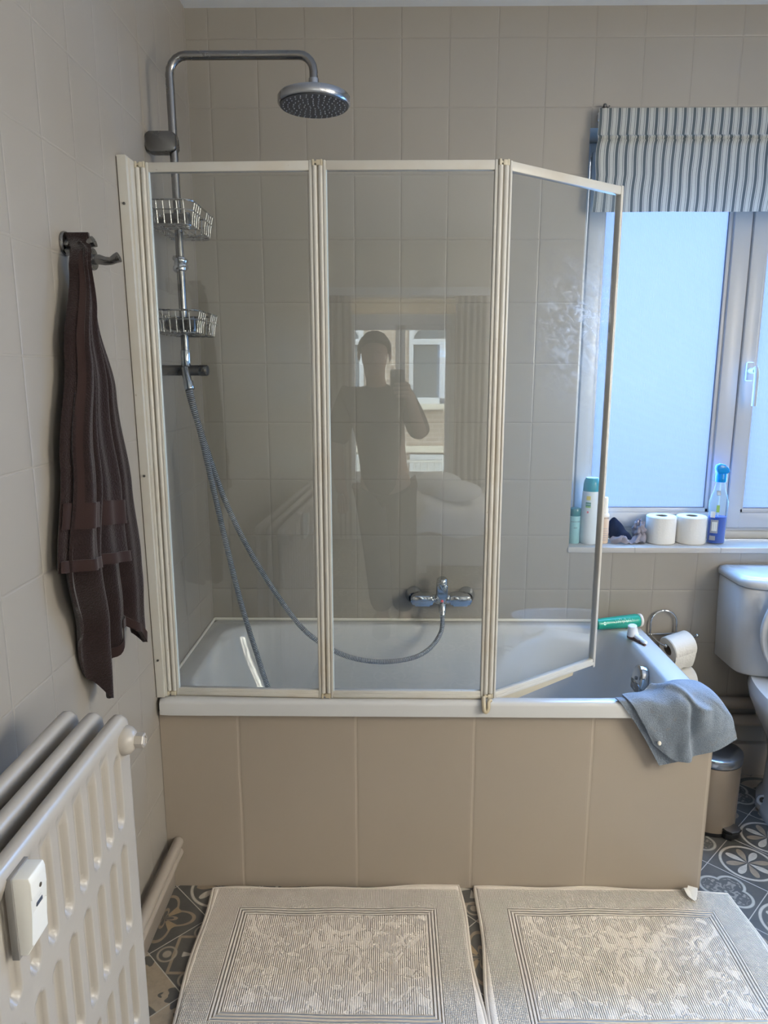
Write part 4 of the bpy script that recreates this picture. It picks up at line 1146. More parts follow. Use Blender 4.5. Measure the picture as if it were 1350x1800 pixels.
for k, (hh, sl) in enumerate(((.010, .1), (.008, -.1), (.016, .05), (.018, .3), (.018, -.3), (.016, .25), (.012, -.2), (.015, .1), (.009, 0))):
    t = bmesh.new(); box(t, -.0007, .0007, -hh / 2, hh / 2, .0, .0004); t.transform(on_cyl(ga, gd, .0222 + .0007 * k / 9, .066 + .0076 * k, .55) @ Matrix.Rotation(sl, 4, 'Z')); merge(bm, t)
obj('print', bm, M['pale_green_print'], gb, smooth=0)
bm = B(); t = bmesh.new(); prism(t, [(.006 * cos(a), .006 * sin(a)) for a in [2 * pi * k / 16 for k in range(16)]], 0, .0004, on_cyl(ga, gd, .0199, .026, .35)); merge(bm, t)
obj('print', bm, M['pale_green_print'], gb, smooth=0)
bm = B(); t = bmesh.new(); prism(t, [(.0042 * cos(a), .0042 * sin(a)) for a in [2 * pi * k / 14 for k in range(14)]], 0, .0006, on_cyl(ga, gd, .0199, .026, .35)); merge(bm, t); obj('print', bm, M['green_bottle'], gb, smooth=0)

fb = empty('facial_brush', (1.455, .46, .592), 'white facial cleansing brush lying on the bath rim below the green bottle', 'brush')
bm = B(); lathe(bm, [(0, .0), (.019, .0), (.0195, .004), (.017, .010), (.0165, .016), (.0150, .028), (.0145, .034), (.012, .036), (0, .0355)], (1.451, .454, .602), (-.15, -.1, 1), 28); br = obj('brush_head', bm, M['brush_white'], fb)
bm = B(); tube(bm, cat([(1.449, .458, .604), (1.457, .438, .602), (1.465, .412, .599), (1.472, .388, .5975)], 6), [.012] * 6 + [.010] * 6 + [.008] * 6 + [.005], 14); obj('brush_handle', bm, M['brush_white'], fb)
bm = B(); prism(bm, [(.019 * cos(a), .019 * sin(a)) for a in [2 * pi * k / 24 for k in range(24)]], -.009, .0005, Matrix.Translation((1.451, .454, .6015))); tube(bm, cat([(1.446, .444, .597), (1.455, .424, .5955), (1.462, .402, .594), (1.468, .384, .5935)], 5), [.006] * 10 + [.004] * 6, 10); obj('rubber_base', bm, M['brush_under'], fb, label='dark brown rubber underside')

# ------------------------------------------------------------------ toilet roll holder and rolls
th = empty('toilet_roll_holder', (1.615, YB, .55), 'chrome wire toilet roll holder on the wall beside the bath', 'toilet roll holder')
bm = B(); zb = .545
arch = [(1.568, YB - .012, .490), (1.568, YB - .012, .585)] + [(1.614 - .046 * cos(a), YB - .012, .588 + .046 * sin(a)) for a in [radians(q) for q in range(0, 181, 15)]] + [(1.660, YB - .012, .585), (1.660, YB - .012, .490)]
tube(bm, arch, .0032, 10); tube(bm, [(1.562, YB - .014, zb), (1.668, YB - .014, zb + .004)], .0028, 10)
obj('arch_wire', bm, M['chrome'], th)
for xx in (1.568, 1.660):
    bm = B(); cyl(bm, (xx, YB - .0005, .490), (xx, YB - .016, .490), .010, 16, bev=.002); obj('wall_fixing', bm, M['chrome'], th)
bm = B()
tube(bm, cat([(1.568, YB - .014, .545), (1.572, YB - .05, .540), (1.585, YB - .082, .534), (1.597, YB - .090, .531)], 5), .0032, 10)
tube(bm, [(1.597, YB - .090, .531), (1.718, YB - .052, .555)], .0038, 10)
ba = obj('roll_arm', bm, M['chrome'], th)
for q in ((1.597, YB - .090, .531), (1.718, YB - .052, .555)):
    bm = B(); ball(bm, q, .0066, 16); obj('ball_end', bm, M['chrome'], ba)
def roll(name, c, ax, R, L, core, label, parent_tail=None, cat_='toilet roll', group=None):
    r = empty(name, c, label, cat_, group)
    a = Vector(ax).normalized(); bm = B(); p = Vector(c)
    lathe(bm, [(core, 0), (R - .003, 0), (R, .003), (R, L - .003), (R - .003, L), (core, L), (core, 0)], p, a, 48); obj('paper', bm, M['paper'], r, smooth=40)
    bm = B(); lathe(bm, [(core - .0012, .001), (core, .001), (core, L - .001), (core - .0012, L - .001), (core - .0012, .001)], p, a, 32); obj('core', bm, M['cardboard'], r, label='brown cardboard core')
    return r
axr = Vector((.121, .038, .024)).normalized()
c0 = Vector((1.604, YB - .088, .532)) + Vector((0, 0, -.0165))
tr = roll('toilet_roll', c0, axr, .046, .088, .020, 'toilet roll on the chrome holder beside the bath')
bm = B()
side = Vector((-axr.y, axr.x, 0)).normalized() * -1
def tail(u, v):
    base = c0 + axr * (.002 + .084 * u) + side * .0435; return base + Vector((0, 0, -.010 - v * .060 - .004 * sin(u * 9) * v)) + side * (-.012 * v * v + .002 * sin(6 * u) * v)
grid(bm, tail, 14, 10); solid(bm, .0008); obj('loose_sheet', bm, M['paper'], tr)
# spare roll on the holder's lower peg
sr = roll('toilet_roll', (1.607, YB - .085, .395), (1, .25, .05), .048, .098, .020, 'spare toilet roll just showing under the holder beside the bath')
bm = B(); tube(bm, [(1.614, YB - .010, .490), (1.614, YB - .010, .412), (1.614, YB - .045, .395), (1.603, YB - .086, .395)], .0032, 10); tube(bm, [(1.603, YB - .086, .395), (1.712, YB - .058, .401)], .0032, 10); obj('spare_arm', bm, M['chrome'], th)

# ------------------------------------------------------------------ pedal bin
BX, BYc = 1.692, .318
pb = empty('pedal_bin', (BX, BYc, 0), 'taupe pedal bin with a steel lid between the bath and the toilet', 'bin')
bm = B(); lathe(bm, [(0, .010), (.078, .010), (.0815, .012), (.0845, .238), (.083, .240), (0, .240)], (BX, BYc, 0), (0, 0, 1), 56); obj('bin_body', bm, M['bin'], pb, smooth=40)
bm = B(); lathe(bm, [(0, 0.0005), (.082, .0005), (.083, .004), (.0825, .013), (0, .013)], (BX, BYc, 0), (0, 0, 1), 48); obj('base_ring', bm, M['black_plastic'], pb)
bm = B(); lathe(bm, [(.084, .2385), (.0862, .2395), (.0875, .243), (.0875, .260), (.0855, .2655), (.080, .2675), (.05, .269), (0, .2695)], (BX, BYc, 0), (0, 0, 1), 56); obj('lid', bm, M['brushed'], pb, smooth=40)
bm = B(); lathe(bm, [(.0855, .2365), (.0858, .2405), (.083, .2405), (.083, .2365), (.0855, .2365)], (BX, BYc, 0), (0, 0, 1), 48); obj('lid_seal', bm, M['black_plastic'], pb)
bm = B()
pd = Vector((.45, -.89, 0)).normalized(); pc = Vector((BX, BYc, 0)) + pd * .080; sd = Vector((-pd.y, pd.x, 0))
Mp = Matrix(((sd.x, pd.x, 0, pc.x), (sd.y, pd.y, 0, pc.y), (0, 0, 1, 0), (0, 0, 0, 1)))
prism(bm, [(-.026, -.008), (.026, -.008), (.029, .012), (.022, .030), (.0, .036), (-.022, .030), (-.029, .012)], .026, .033, Mp, bev=.002); pe = obj('pedal', bm, M['black_plastic'], pb)
bm = B(); prism(bm, [(-.024, -.006), (.024, -.006), (.027, .012), (.020, .0285), (.0, .034), (-.020, .0285), (-.027, .012)], .0332, .0352, Mp, bev=.0008); obj('pedal_plate', bm, M['brushed'], pe)
bm = B(); prism(bm, [(-.025, -.010), (.025, -.010), (.028, .012), (.018, .026), (-.018, .026), (-.028, .012)], .001, .024, Mp, bev=.004); obj('pedal_guard', bm, M['black_plastic'], pb)

# ------------------------------------------------------------------ toilet
tl = empty('toilet', (2.0, .3, 0), 'white close-coupled toilet with its lid raised, partly cut off beside the bin', 'toilet')
def dshape(xc, hw, yb, yfc, z, bow=.09, n=28, sq=2.6):
    """flat back, bowed front"""
    out = []
    for k in range(n + 1):
        a = pi + pi * k / n
        cx = cos(a); sy = sin(a)
        px = xc + hw * (abs(cx) ** (2 / sq)) * (1 if cx > 0 else -1)
        py = (yfc + bow) + bow * (-(abs(sy) ** (2 / sq)))
        out.append((px, py, z))
    return out + [(xc + hw, yb, z), (xc - hw, yb, z)]
bm = B()
loft(bm, [dshape(2.0, .185, YB - .004, .425, .462, .08), dshape(2.0, .192, YB - .004, .418, .470, .085), dshape(2.0, .197, YB - .004, .412, .62, .085), dshape(2.0, .200, YB - .004, .408, .762, .085), dshape(2.0, .198, YB - .004, .410, .766, .085)])
obj('cistern', bm, M['ceramic'], tl, smooth=50)
bm = B()
loft(bm, [dshape(2.0, .200, YB - .004, .406, .7685, .087), dshape(2.0, .205, YB - .003, .401, .772, .088), dshape(2.0, .207, YB - .003, .399, .788, .088), dshape(2.0, .202, YB - .005, .405, .799, .086), dshape(2.0, .185, YB - .012, .425, .804, .08), dshape(2.0, .12, YB - .05, .47, .806, .05)])
ld = obj('cistern_lid', bm, M['ceramic'], tl, smooth=60)
bm = B(); cyl(bm, (2.0, .52, .805), (2.0, .52, .812), .022, 24, bev=.002); obj('flush_button', bm, M['chrome'], ld)
def egg(hw, y0, y1, z, n=48, xc=2.0):
    cy = (y0 + y1) / 2; hl = (y1 - y0) / 2; o = []
    for k in range(n):
        a = 2 * pi * k / n; s = sin(a); taper = 1 - .14 * max(0, -s)
        o.append((xc + hw * cos(a) * taper, cy + hl * s, z))
    return o
bm = B()
loft(bm, [egg(.118, .06, .52, .0), egg(.118, .06, .52, .03), egg(.098, .10, .50, .06), egg(.092, .10, .50, .18), egg(.105, .02, .52, .25), egg(.155, -.08, .575, .34), egg(.182, -.13, .600, .400), egg(.186, -.135, .604, .430), egg(.180, -.130, .600, .4605), egg(.140, -.09, .42, .4605), egg(.125, -.07, .40, .43), egg(.09, 0, .35, .33), egg(.05, .1, .3, .28)], cap0=True)
obj('toilet_bowl', bm, M['ceramic'], tl, smooth=60)
for sx in (-1, 1):
    bm = B(); lathe(bm, [(.030, 0), (.024, .016), (.019, .023), (.011, .025), (.009, .020), (0, .020)], (2.0 + sx * .088, .385, .026), (sx * .5, -.4, .75), 24); obj('foot_lug', bm, M['ceramic'], tl)
bm = B(); lathe(bm, [(.009, 0), (.009, .0265), (.006, .0265), (0, .024)], (2.0 - .088, .385, .026), (-.5, -.4, .75), 16); obj('bolt_hole', bm, M['gap_shade'], tl)
def oval(xc, zc, hw, hz, y, n=56):
    return [(xc + hw * cos(2 * pi * k / n) * (1 - .10 * max(0, sin(2 * pi * k / n))), y + (zc - .46 + hz * sin(2 * pi * k / n)) * -.02, zc + hz * sin(2 * pi * k / n)) for k in range(n)]
bm = B(); loft(bm, [oval(2.01, .652, .165, .192, .390), oval(2.01, .652, .176, .203, .387), oval(2.01, .652, .178, .205, .378), oval(2.01, .652, .172, .199, .372), oval(2.01, .652, .10, .12, .369)]); sl = obj('raised_lid', bm, M['ceramic'], tl, smooth=60)
bm = B(); loft(bm, [oval(2.012, .655, .150, .178, .3685), oval(2.012, .655, .158, .186, .366), oval(2.012, .655, .158, .186, .356), oval(2.012, .655, .150, .178, .352), oval(2.012, .655, .09, .11, .351)]); obj('seat_ring', bm, M['seat_plastic'], tl, smooth=60, label='cream underside of the raised seat')

# ------------------------------------------------------------------ roman blind
bd = empty('roman_blind', (1.9, .59, 2.26), 'grey and cream striped roman blind half raised over the frosted window', 'blind')
bx0, bx1 = 1.281, 2.50
def blind_sheet(z0, z1, yfun, xfun, nu, nv):
    bm = B(); lay = bm.verts.layers.float.new('across')
    V = []
    for j in range(nv + 1):
        row = []
        for i in range(nu + 1):
            u, t = i / nu, j / nv; z = lerp(z1, z0, t); s = lerp(0, bx1 - bx0, u)
            v = bm.verts.new((bx0 + s + xfun(u, t), yfun(u, t), z)); v[lay] = s; row.append(v)
        V.append(row)
    for j in range(nv):
        for i in range(nu): bm.faces.new((V[j][i], V[j][i + 1], V[j + 1][i + 1], V[j + 1][i]))
    return bm
top = blind_sheet(2.176, 2.266, lambda u, t: .590 - .004 * sin(pi * t) - (.010 if t > .85 else 0) * (t - .85) / .15, lambda u, t: -.002 * t + .0005 * sin(30 * u + 3 * t), 120, 14)
obj('pelmet_fold', top, M['blind'], bd, smooth=60)
low = blind_sheet(1.962, 2.180, lambda u, t: .583 - .010 * (1 - sstep(0, .10, t)) - .004 * sin(pi * t) + .0025 * sin(24 * u) * t, lambda u, t: -.006 * sin(pi * min(1, t * 2)) * max(0, 1 - 4 * u) + (.0016 * sin(2 * pi * (.8 * t + 1.7 * u)) + .0008 * sin(2 * pi * (1.6 * t - 4 * u))) * min(1, 2 * t) - .005 * t, 160, 40)
obj('lower_fold', low, M['blind'], bd, smooth=60)
tk = blind_sheet(2.171, 2.185, lambda u, t: .5765 - .005 * sin(pi * t), lambda u, t: .0022 * sin(150 * u) * sin(pi * t) - .003, 200, 6); obj('batten_tuck', tk, M['blind'], bd, smooth=60)
bm = B(); rbox(bm, bx0 + .004, bx1, .595, YB - .0005, 2.238, 2.262, .003); obj('headrail', bm, M['white_wood'], bd)
sc_ = empty('wall_hook', (1.300, YB, 2.276), 'small dark screw hook in the wall just above the striped blind', 'hook')
bm = B(); cyl(bm, (1.302, YB - .0005, 2.278), (1.302, YB - .018, 2.278), .0035, 10); ball(bm, (1.302, YB - .020, 2.278), .0065, 12, (1, .7, 1)); obj('screw_head', bm, M['dark_metal'], sc_)
bm = B(); tube(bm, cat([(1.304, YB - .019, 2.276), (1.312, YB - .022, 2.272), (1.316, YB - .020, 2.277)], 4), .0022, 8); obj('hook_tip', bm, M['dark_metal'], sc_)

# ------------------------------------------------------------------ window ledge
SZ = 0.8628
def bottle_lathe(name, prof, c, mat, parent, **k):
    bm = B(); lathe(bm, prof, c, (0, 0, 1), 40, **k); return obj(name, bm, mat, parent, smooth=45)
a1 = empty('conditioner_bottle', (1.297, .690, SZ), 'small aqua bottle with a dark teal cap at the end of the window ledge', 'bottle')
bottle_lathe('bottle_body', [(0, 0), (.0195, 0), (.021, .003), (.0212, .095), (.0195, .101), (.017, .103), (0, .103)], (1.297, .690, SZ), M['aqua_body'], a1)
bottle_lathe('cap', [(.021, .100), (.0222, .102), (.0222, .122), (.020, .127), (.012, .129), (0, .129)], (1.297, .690, SZ), M['dark_teal'], a1)
text(a1, 'KÉRASTASE', .0068, facing((1.297, .690 - .0213, SZ + .080), .0), M['ink_dark'], bend=.0213)
text(a1, 'BAIN', .0055, facing((1.297, .690 - .0213, SZ + .058)), M['ink_dark'], bend=.0213, name='print')
a2 = empty('shower_gel_bottle', (1.351, .684, SZ), 'tall white bottle with a teal cap on the window ledge', 'bottle')
bottle_lathe('bottle_body', [(0, 0), (.028, 0), (.0315, .004), (.0335, .03), (.0335, .12), (.031, .185), (.0285, .196), (0, .196)], (1.351, .684, SZ), M['white_body'], a2)
bottle_lathe('cap', [(.0295, .188), (.0300, .192), (.0288, .215), (.0262, .228), (.0225, .233), (.0215, .237), (0, .238)], (1.351, .684, SZ), M['teal_cap'], a2)
def wrap_patch(parent, name, c, R, ang, z, w, h, mat):
    bm = B(); grid(bm, lambda u, v: Vector((c[0] + (R + .0006) * sin(ang + (u - .5) * w / R), c[1] - (R + .0006) * cos(ang + (u - .5) * w / R), c[2] + z + (v - .5) * h)), 10, 4)
    solid(bm, .0004); return obj(name, bm, mat, parent)
wrap_patch(a2, 'yellow_label', (1.351, .684, SZ), .0318, -.55, .168, .014, .014, M['yellow_block'])
wrap_patch(a2, 'brand_label', (1.351, .684, SZ), .0325, -.55, .146, .018, .014, M['green_block'])
wrap_patch(a2, 'brand_label', (1.351, .684, SZ), .0328, -.55, .1365, .018, .005, M['lime_block'])
wrap_patch(a2, 'red_mark', (1.351, .684, SZ), .0333, -.55, .118, .006, .007, M['red_block'])
text(a2, 'SANEX', .0052, facing((1.351 + .0335 * sin(-.55), .684 - .0335 * cos(-.55), SZ + .146), -.55), M['ink_white'], bend=.0335)
a3 = empty('pump_bottle', (1.402, .690, SZ), 'small beige pump spray bottle on the window ledge beside the dark cloth', 'bottle')
bottle_lathe('bottle_body', [(0, 0), (.017, 0), (.0185, .003), (.0185, .098), (.0165, .103), (0, .104)], (1.402, .690, SZ), M['beige_body'], a3)
bottle_lathe('collar', [(.0188, .0965), (.019, .099), (.0172, .106), (.012, .110), (0, .110)], (1.402, .690, SZ), M['cream_cap'], a3)
bottle_lathe('pump_cap', [(.0135, .108), (.0135, .124), (.0112, .127), (.0118, .160), (.0105, .166), (0, .167)], (1.402, .690, SZ), M['cream_cap'], a3)
text(a3, 'KÉRASTASE', .0060, facing((1.402, .690 - .0187, SZ + .092)), M['ink_dark'], bend=.0187)
bm = B()
for k, w in enumerate((.02, .024, .016, .024, .020, .012)):
    grid(bm, lambda u, v: Vector((1.402 + .0189 * sin((u - .5) * w / .0187), .690 - .0189 * cos((u - .5) * w / .0187), SZ + .054 - k * .0082 + v * .0012)), 8, 1)
solid(bm, .0003); obj('print', bm, M['ink_grey'], a3)

cl = empty('crumpled_cloth', (1.49, .69, SZ), 'crumpled navy and grey cloth lying on the window ledge', 'cloth')
bm = B()
patch(bm, [[(1.424, .708, .930), (1.446, .712, .953), (1.470, .715, .930), (1.492, .716, .905)],
           [(1.424, .698, .915), (1.446, .696, .925), (1.472, .700, .912), (1.500, .704, .893)],
           [(1.424, .690, .893), (1.448, .684, .900), (1.476, .686, .898), (1.506, .692, .885)],
           [(1.426, .686, .878), (1.450, .676, .884), (1.478, .676, .884), (1.510, .684, .878)]], 8, 8, noise=lambda u, v, p: Vector((0, .002 * sin(14 * u + 5 * v), .002 * sin(9 * v + 11 * u))))
solid(bm, .004); obj('navy_cloth', bm, M['cloth_navy'], cl, smooth=80)
bm = B()
patch(bm, [[(1.428, .690, .884), (1.452, .672, .888), (1.474, .668, .892), (1.490, .680, .868), (1.515, .684, .885), (1.535, .690, .905), (1.548, .694, .900)],
           [(1.426, .682, .876), (1.452, .662, .880), (1.472, .660, .886), (1.490, .668, .8665), (1.515, .672, .880), (1.535, .676, .895), (1.552, .684, .886)],
           [(1.428, .676, .866), (1.455, .662, .868), (1.478, .662, .868), (1.495, .662, .8655), (1.515, .664, .868), (1.535, .666, .872), (1.550, .676, .868)]], 8, 8, noise=lambda u, v, p: Vector((0, .003 * sin(22 * u + 5 * v), .0022 * sin(31 * u + 8 * v))))
solid(bm, .003); obj('grey_fold', bm, M['cloth_grey'], cl, smooth=80, label='grey underside of the cloth')
bm = B()
def bunch(u, v):
    a = 2 * pi * u; p = pi * v
    r = .0255 * (1 + .16 * sin(5 * a + 4 * p) + .12 * sin(9 * a - 3 * p) + .10 * sin(11 * p + 2 * a))
    return Vector((1.5335 + r * .80 * sin(p) * cos(a), .700 + r * sin(p) * sin(a), .906 + r * 1.35 * cos(p)))
grid(bm, bunch, 40, 26); obj('grey_bunch', bm, M['cloth_grey'], cl, smooth=80)

for x, lab in ((1.611, 'toilet roll on the window ledge beside the crumpled cloth'), (1.719, 'toilet roll on the window ledge beside the blue spray bottle')):
    r = roll('toilet_roll', (x, .701, SZ), (0, 0, 1), .0515, .098, .0205, lab, group='toilet rolls on the window ledge')
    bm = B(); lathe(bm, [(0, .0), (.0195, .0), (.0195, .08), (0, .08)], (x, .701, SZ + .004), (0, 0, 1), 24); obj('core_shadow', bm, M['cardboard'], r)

sb = empty('spray_bottle', (1.806, .690, SZ), 'clear spray bottle half full of blue cleaner on the window ledge', 'spray bottle')
SX, SY = 1.806, .690
def prof_sb(h):   # half width by height
    return pw(h, [(0, .0295), (.004, .0315), (.12, .0325), (.150, .0335), (.164, .029), (.200, .0185), (.232, .0130)])
bm = B(); loft(bm, [[(SX + prof_sb(h) * cos(a), SY + prof_sb(h) * .72 * sin(a), SZ + h) for a in [2 * pi * k / 36 for k in range(36)]] for h in [.001, .004, .03, .06, .10, .13, .145, .150, .156, .163, .175, .19, .205, .22, .232]])
obj('bottle_body', bm, M['clear_plastic'], sb, smooth=60)
bm = B(); loft(bm, [[(SX + (prof_sb(h) - .0018) * cos(a), SY + (prof_sb(h) * .72 - .0018) * sin(a), SZ + h) for a in [2 * pi * k / 36 for k in range(36)]] for h in [.003, .006, .04, .08, .098]])
obj('blue_liquid', bm, M['blue_liquid'], sb, smooth=60, label='bright blue liquid')
bm = B(); lathe(bm, [(0, .222), (.0175, .222), (.0185, .226), (.0185, .249), (.016, .253), (0, .253)], (SX, SY, SZ), (0, 0, 1), 28); sc2 = obj('screw_collar', bm, M['blue_cap'], sb)
bm = B()
def trig(k):   # head seen side on: nozzle to the right, rounded shoulder to the left
    return [(-.022, .271), (-.020, .281), (-.008, .287), (.008, .284), (.022, .271), (.026, .261), (.022, .257), (.014, .250), (-.014, .250), (-.018, .260)]
prism(bm, [(SX + x, SZ + z) for x, z in trig(0)], SY - .012, SY + .012, Matrix(((1, 0, 0, 0), (0, 0, 1, 0), (0, 1, 0, 0), (0, 0, 0, 1))), bev=.005)
th2 = obj('trigger_head', bm, M['blue_cap'], sb, smooth=60)
bm = B(); tube(bm, cat([(SX - .016, SY - .004, SZ + .262), (SX - .026, SY - .010, SZ + .246), (SX - .029, SY - .012, SZ + .224)], 5), [.0045] * 10 + [.003], 10); obj('trigger', bm, M['clear_plastic'], th2)
bm = B(); tube(bm, [(SX, SY, SZ + .012), (SX + .001, SY, SZ + .228)], .0022, 8); obj('dip_tube', bm, M['cream_cap'], sb)
def sb_patch(name, x0, x1, z0, z1, mat):
    bm = B()
    def f(u, v):
        h = lerp(z0, z1, v); x = lerp(x0, x1, u); R = prof_sb(h) + .0006; q = max(-1, min(1, x / R)); return Vector((SX + x, SY - R * .72 * sqrt(1 - q * q), SZ + h))
    grid(bm, f, 8, 6); solid(bm, .0004); return obj(name, bm, mat, sb)
sb_patch('front_label', -.028, -.006, .040, .088, M['ink_grey']); sb_patch('front_label', -.0245, -.0095, .048, .081, M['ink_white'])
sb_patch('front_label', -.028, -.012, .014, .030, M['ink_grey'])
sb_patch('yellow_label', -.030, -.018, .096, .118, M['cream_cap']); sb_patch('yellow_label', -.016, -.006, .116, .142, M['lime_block'])
sb_patch('neck_label', -.016, -.003, .176, .192, M['ink_grey']); sb_patch('neck_label', -.0148, -.0042, .1775, .1905, M['ink_white'])
# ------------------------------------------------------------------ the far end of the room, seen mirrored in the glass screen
def curtain(x0, x1, label):
    c = empty('curtain', ((x0 + x1) / 2, YF + .10, 0), label, 'curtain', 'curtains at the far window')
    bm = B()
    def f(u, v):
        z = lerp(2.09, .03, v); x = lerp(x0, x1, u) + .012 * sin(9 * u + 3 * v) * v
        return Vector((x, YF + .10 + .024 * cos(2 * pi * (u * 5 + .08 * sin(4 * v))), z))
    grid(bm, f, 60, 20); solid(bm, .003); obj('drape', bm, M['curtain'], c, smooth=80)
    return c
curtain(.03, .30, 'grey curtain hanging at the far window behind the person, beside the narrow corner')
curtain(1.16, 1.42, 'grey curtain hanging at the far window behind the bed')
bm = B(); rbox(bm, -.0 + .002, 1.5, YF + .001, YF + .16, 2.085, 2.150, .004)
tag(obj('curtain_pelmet', bm, M['white_wood'], None, origin=(.7, YF, 2.085), smooth=35), 'white pelmet above the far window', 'pelmet')
bed = empty('bed', (1.5, -3.75, 0), 'low bed with white rumpled bedding under the far window', 'bed')
bm = B(); rbox(bm, .82, 2.3, YF + .20, -3.25, .06, .30, .02); rbox(bm, .84, .90, YF + .22, YF + .28, 0, .07, .004); rbox(bm, 2.2, 2.26, YF + .22, YF + .28, 0, .07, .004); rbox(bm, .84, .90, -3.35, -3.29, 0, .07, .004); rbox(bm, 2.2, 2.26, -3.35, -3.29, 0, .07, .004); obj('bed_base', bm, M['bed_base'], bed)
bm = B()
def duvet(u, v):
    x = lerp(.80, 2.32, u); y = lerp(YF + .19, -3.22, v); e = min(u, 1 - u, v, 1 - v)
    return Vector((x, y, .30 + .17 * min(1, e / .06) ** .5 + .03 * sin(11 * u + 7 * v) * sin(9 * v) + .02 * sin(23 * u)))
grid(bm, duvet, 50, 40); obj('duvet', bm, M['linen'], bed, smooth=80)
bm = B(); ball(bm, (1.02, -3.95, .57), .2, 24, (1.0, .8, .5)); ball(bm, (1.15, -3.7, .55), .18, 24, (1.1, .9, .45)); obj('pillow', bm, M['linen'], bed, smooth=80)

fa = empty('building_facade', (1.0, -11.0, -4.0), 'brown brick house front across the street, seen in the glass reflection', 'building')
FY = -11.0
bm = B(); box(bm, -7, 9, FY - .4, FY, -4, 7.5); obj('brick_wall', bm, M['brick'], fa, smooth=0)
def fwin(x0, x1, z0, z1, arch=True, net=False):
    bm = B(); w = .075
    rbox(bm, x0, x0 + w, FY + .0, FY + .08, z0, z1, .01); rbox(bm, x1 - w, x1, FY, FY + .08, z0, z1, .01); rbox(bm, x0, x1, FY, FY + .08, z0, z0 + .11, .01)
    zt = z1 - .26 if arch else z1
    rbox(bm, x0, x1, FY, FY + .085, zt - .10, zt, .01); c = (x0 + x1) / 2; rbox(bm, c - .055, c + .055, FY, FY + .08, z0, zt, .01)
    if arch: tube(bm, [(c - (x1 - x0 - w) / 2 * cos(a), FY + .04, zt + (.30) * sin(a)) for a in [pi * k / 16 for k in range(17)]], .045, 8)
    else: rbox(bm, x0, x1, FY, FY + .08, z1 - w, z1, .01)
    f = obj('window_frame', bm, M['white_wood'], fa)
    bm = B(); box(bm, x0 + .02, x1 - .02, FY + .005, FY + .02, z0 + .02, z1 + (.03 if arch else -.02)); obj('pane', bm, M['net'] if net else M['dark_pane'], f, smooth=0)
    bm = B(); rbox(bm, x0 - .08, x1 + .08, FY, FY + .16, z0 - .10, z0, .01); obj('sill', bm, M['stone'], f)
bm = B(); grid(bm, lambda u, v: Vector((lerp(.125, 1.295, u), YF - .085 + .002 * sin(40 * u), lerp(2.075, 1.945, v))), 30, 4); solid(bm, .0015)
tag(obj('roller_blind', bm, M['sheer'], None, origin=(.7, YF - .08, 2.0)), 'pale backlit roller blind at the top of the far window', 'blind')
for x0 in (.93, -1.05, 2.9, -3.0): fwin(x0, x0 + 1.18, .92, 2.30)
for x0 in (.95, -1.05, 2.9, -3.0): fwin(x0, x0 + 1.18, -1.6, .02, False, True)
bm = B(); box(bm, -7, 9, FY, FY + .12, .06, .17); obj('string_course', bm, M['stone'], fa, smooth=0)
bm = B()
rbox(bm, -2, 4, FY + .45, FY + .49, -.08, -.04, .005); rbox(bm, -2, 4, FY + .45, FY + .49, -.98, -.94, .005)
for k in range(50): cyl(bm, (-1.98 + k * .12, FY + .47, -.95), (-1.98 + k * .12, FY + .47, -.06), .012, 6)
rbox(bm, -2.1, 4.1, FY, FY + .55, -1.12, -1.0, .01); obj('balcony', bm, M['iron'], fa)

# ------------------------------------------------------------------ the person taking the picture, mirrored in the middle pane
pr = empty('person', (.60, -2.12, 0), 'person in dark clothes holding up a phone, mirrored in the middle glass pane', 'person')
def skinned(joints, edges, name, mat, levels=2, extra=None, parent=pr):
    me = bpy.data.meshes.new('sk'); me.from_pydata([j[:3] for j in joints], edges, [])
    o = bpy.data.objects.new('sk', me); COL.objects.link(o)
    md = o.modifiers.new('s', 'SKIN'); md.use_smooth_shade = True
    sv = me.skin_vertices[0].data
    for i, j in enumerate(joints):
        r = j[3]; sv[i].radius = (r, r) if not isinstance(r, tuple) else r
    sv[0].use_root = True
    o.modifiers.new('ss', 'SUBSURF').levels = levels; o.modifiers['ss'].render_levels = levels
    bpy.context.view_layer.update()
    m2 = bpy.data.meshes.new_from_object(o.evaluated_get(bpy.context.evaluated_depsgraph_get()))
    bpy.data.objects.remove(o)
    bm = bmesh.new(); bm.from_mesh(m2); bpy.data.meshes.remove(m2)
    if extra: extra(bm)
    return obj(name, bm, mat, parent, smooth=80)
J = [(.605, -2.12, .92, (.15, .10)), (.585, -2.12, 1.06, (.135, .095)), (.565, -2.115, 1.24, (.155, .105)), (.555, -2.115, 1.36, (.085, .07)), (.549, -2.105, 1.435, .052), (.546, -2.095, 1.50, .066), (.546, -2.10, 1.57, .083), (.546, -2.105, 1.625, .066),
     (.715, -2.115, 1.335, .058), (.800, -2.06, 1.120, .044), (.745, -1.94, 1.300, .030), (.728, -1.885, 1.365, .030),
     (.400, -2.115, 1.335, .058), (.325, -2.15, 1.090, .046), (.350, -2.06, .890, .034), (.372, -2.01, .815, .034),
     (.680, -2.12, .84, .085), (.705, -2.09, .49, .058), (.715, -2.13, .095, .038), (.725, -1.97, .035, .034),
     (.530, -2.12, .84, .085), (.565, -2.09, .49, .058), (.590, -2.13, .095, .038), (.580, -1.97, .035, .034)]
Ed = [(0, 1), (1, 2), (2, 3), (3, 4), (4, 5), (5, 6), (6, 7), (2, 8), (8, 9), (9, 10), (10, 11), (2, 12), (12, 13), (13, 14), (14, 15), (0, 16), (16, 17), (17, 18), (18, 19), (0, 20), (20, 21), (21, 22), (22, 23)]
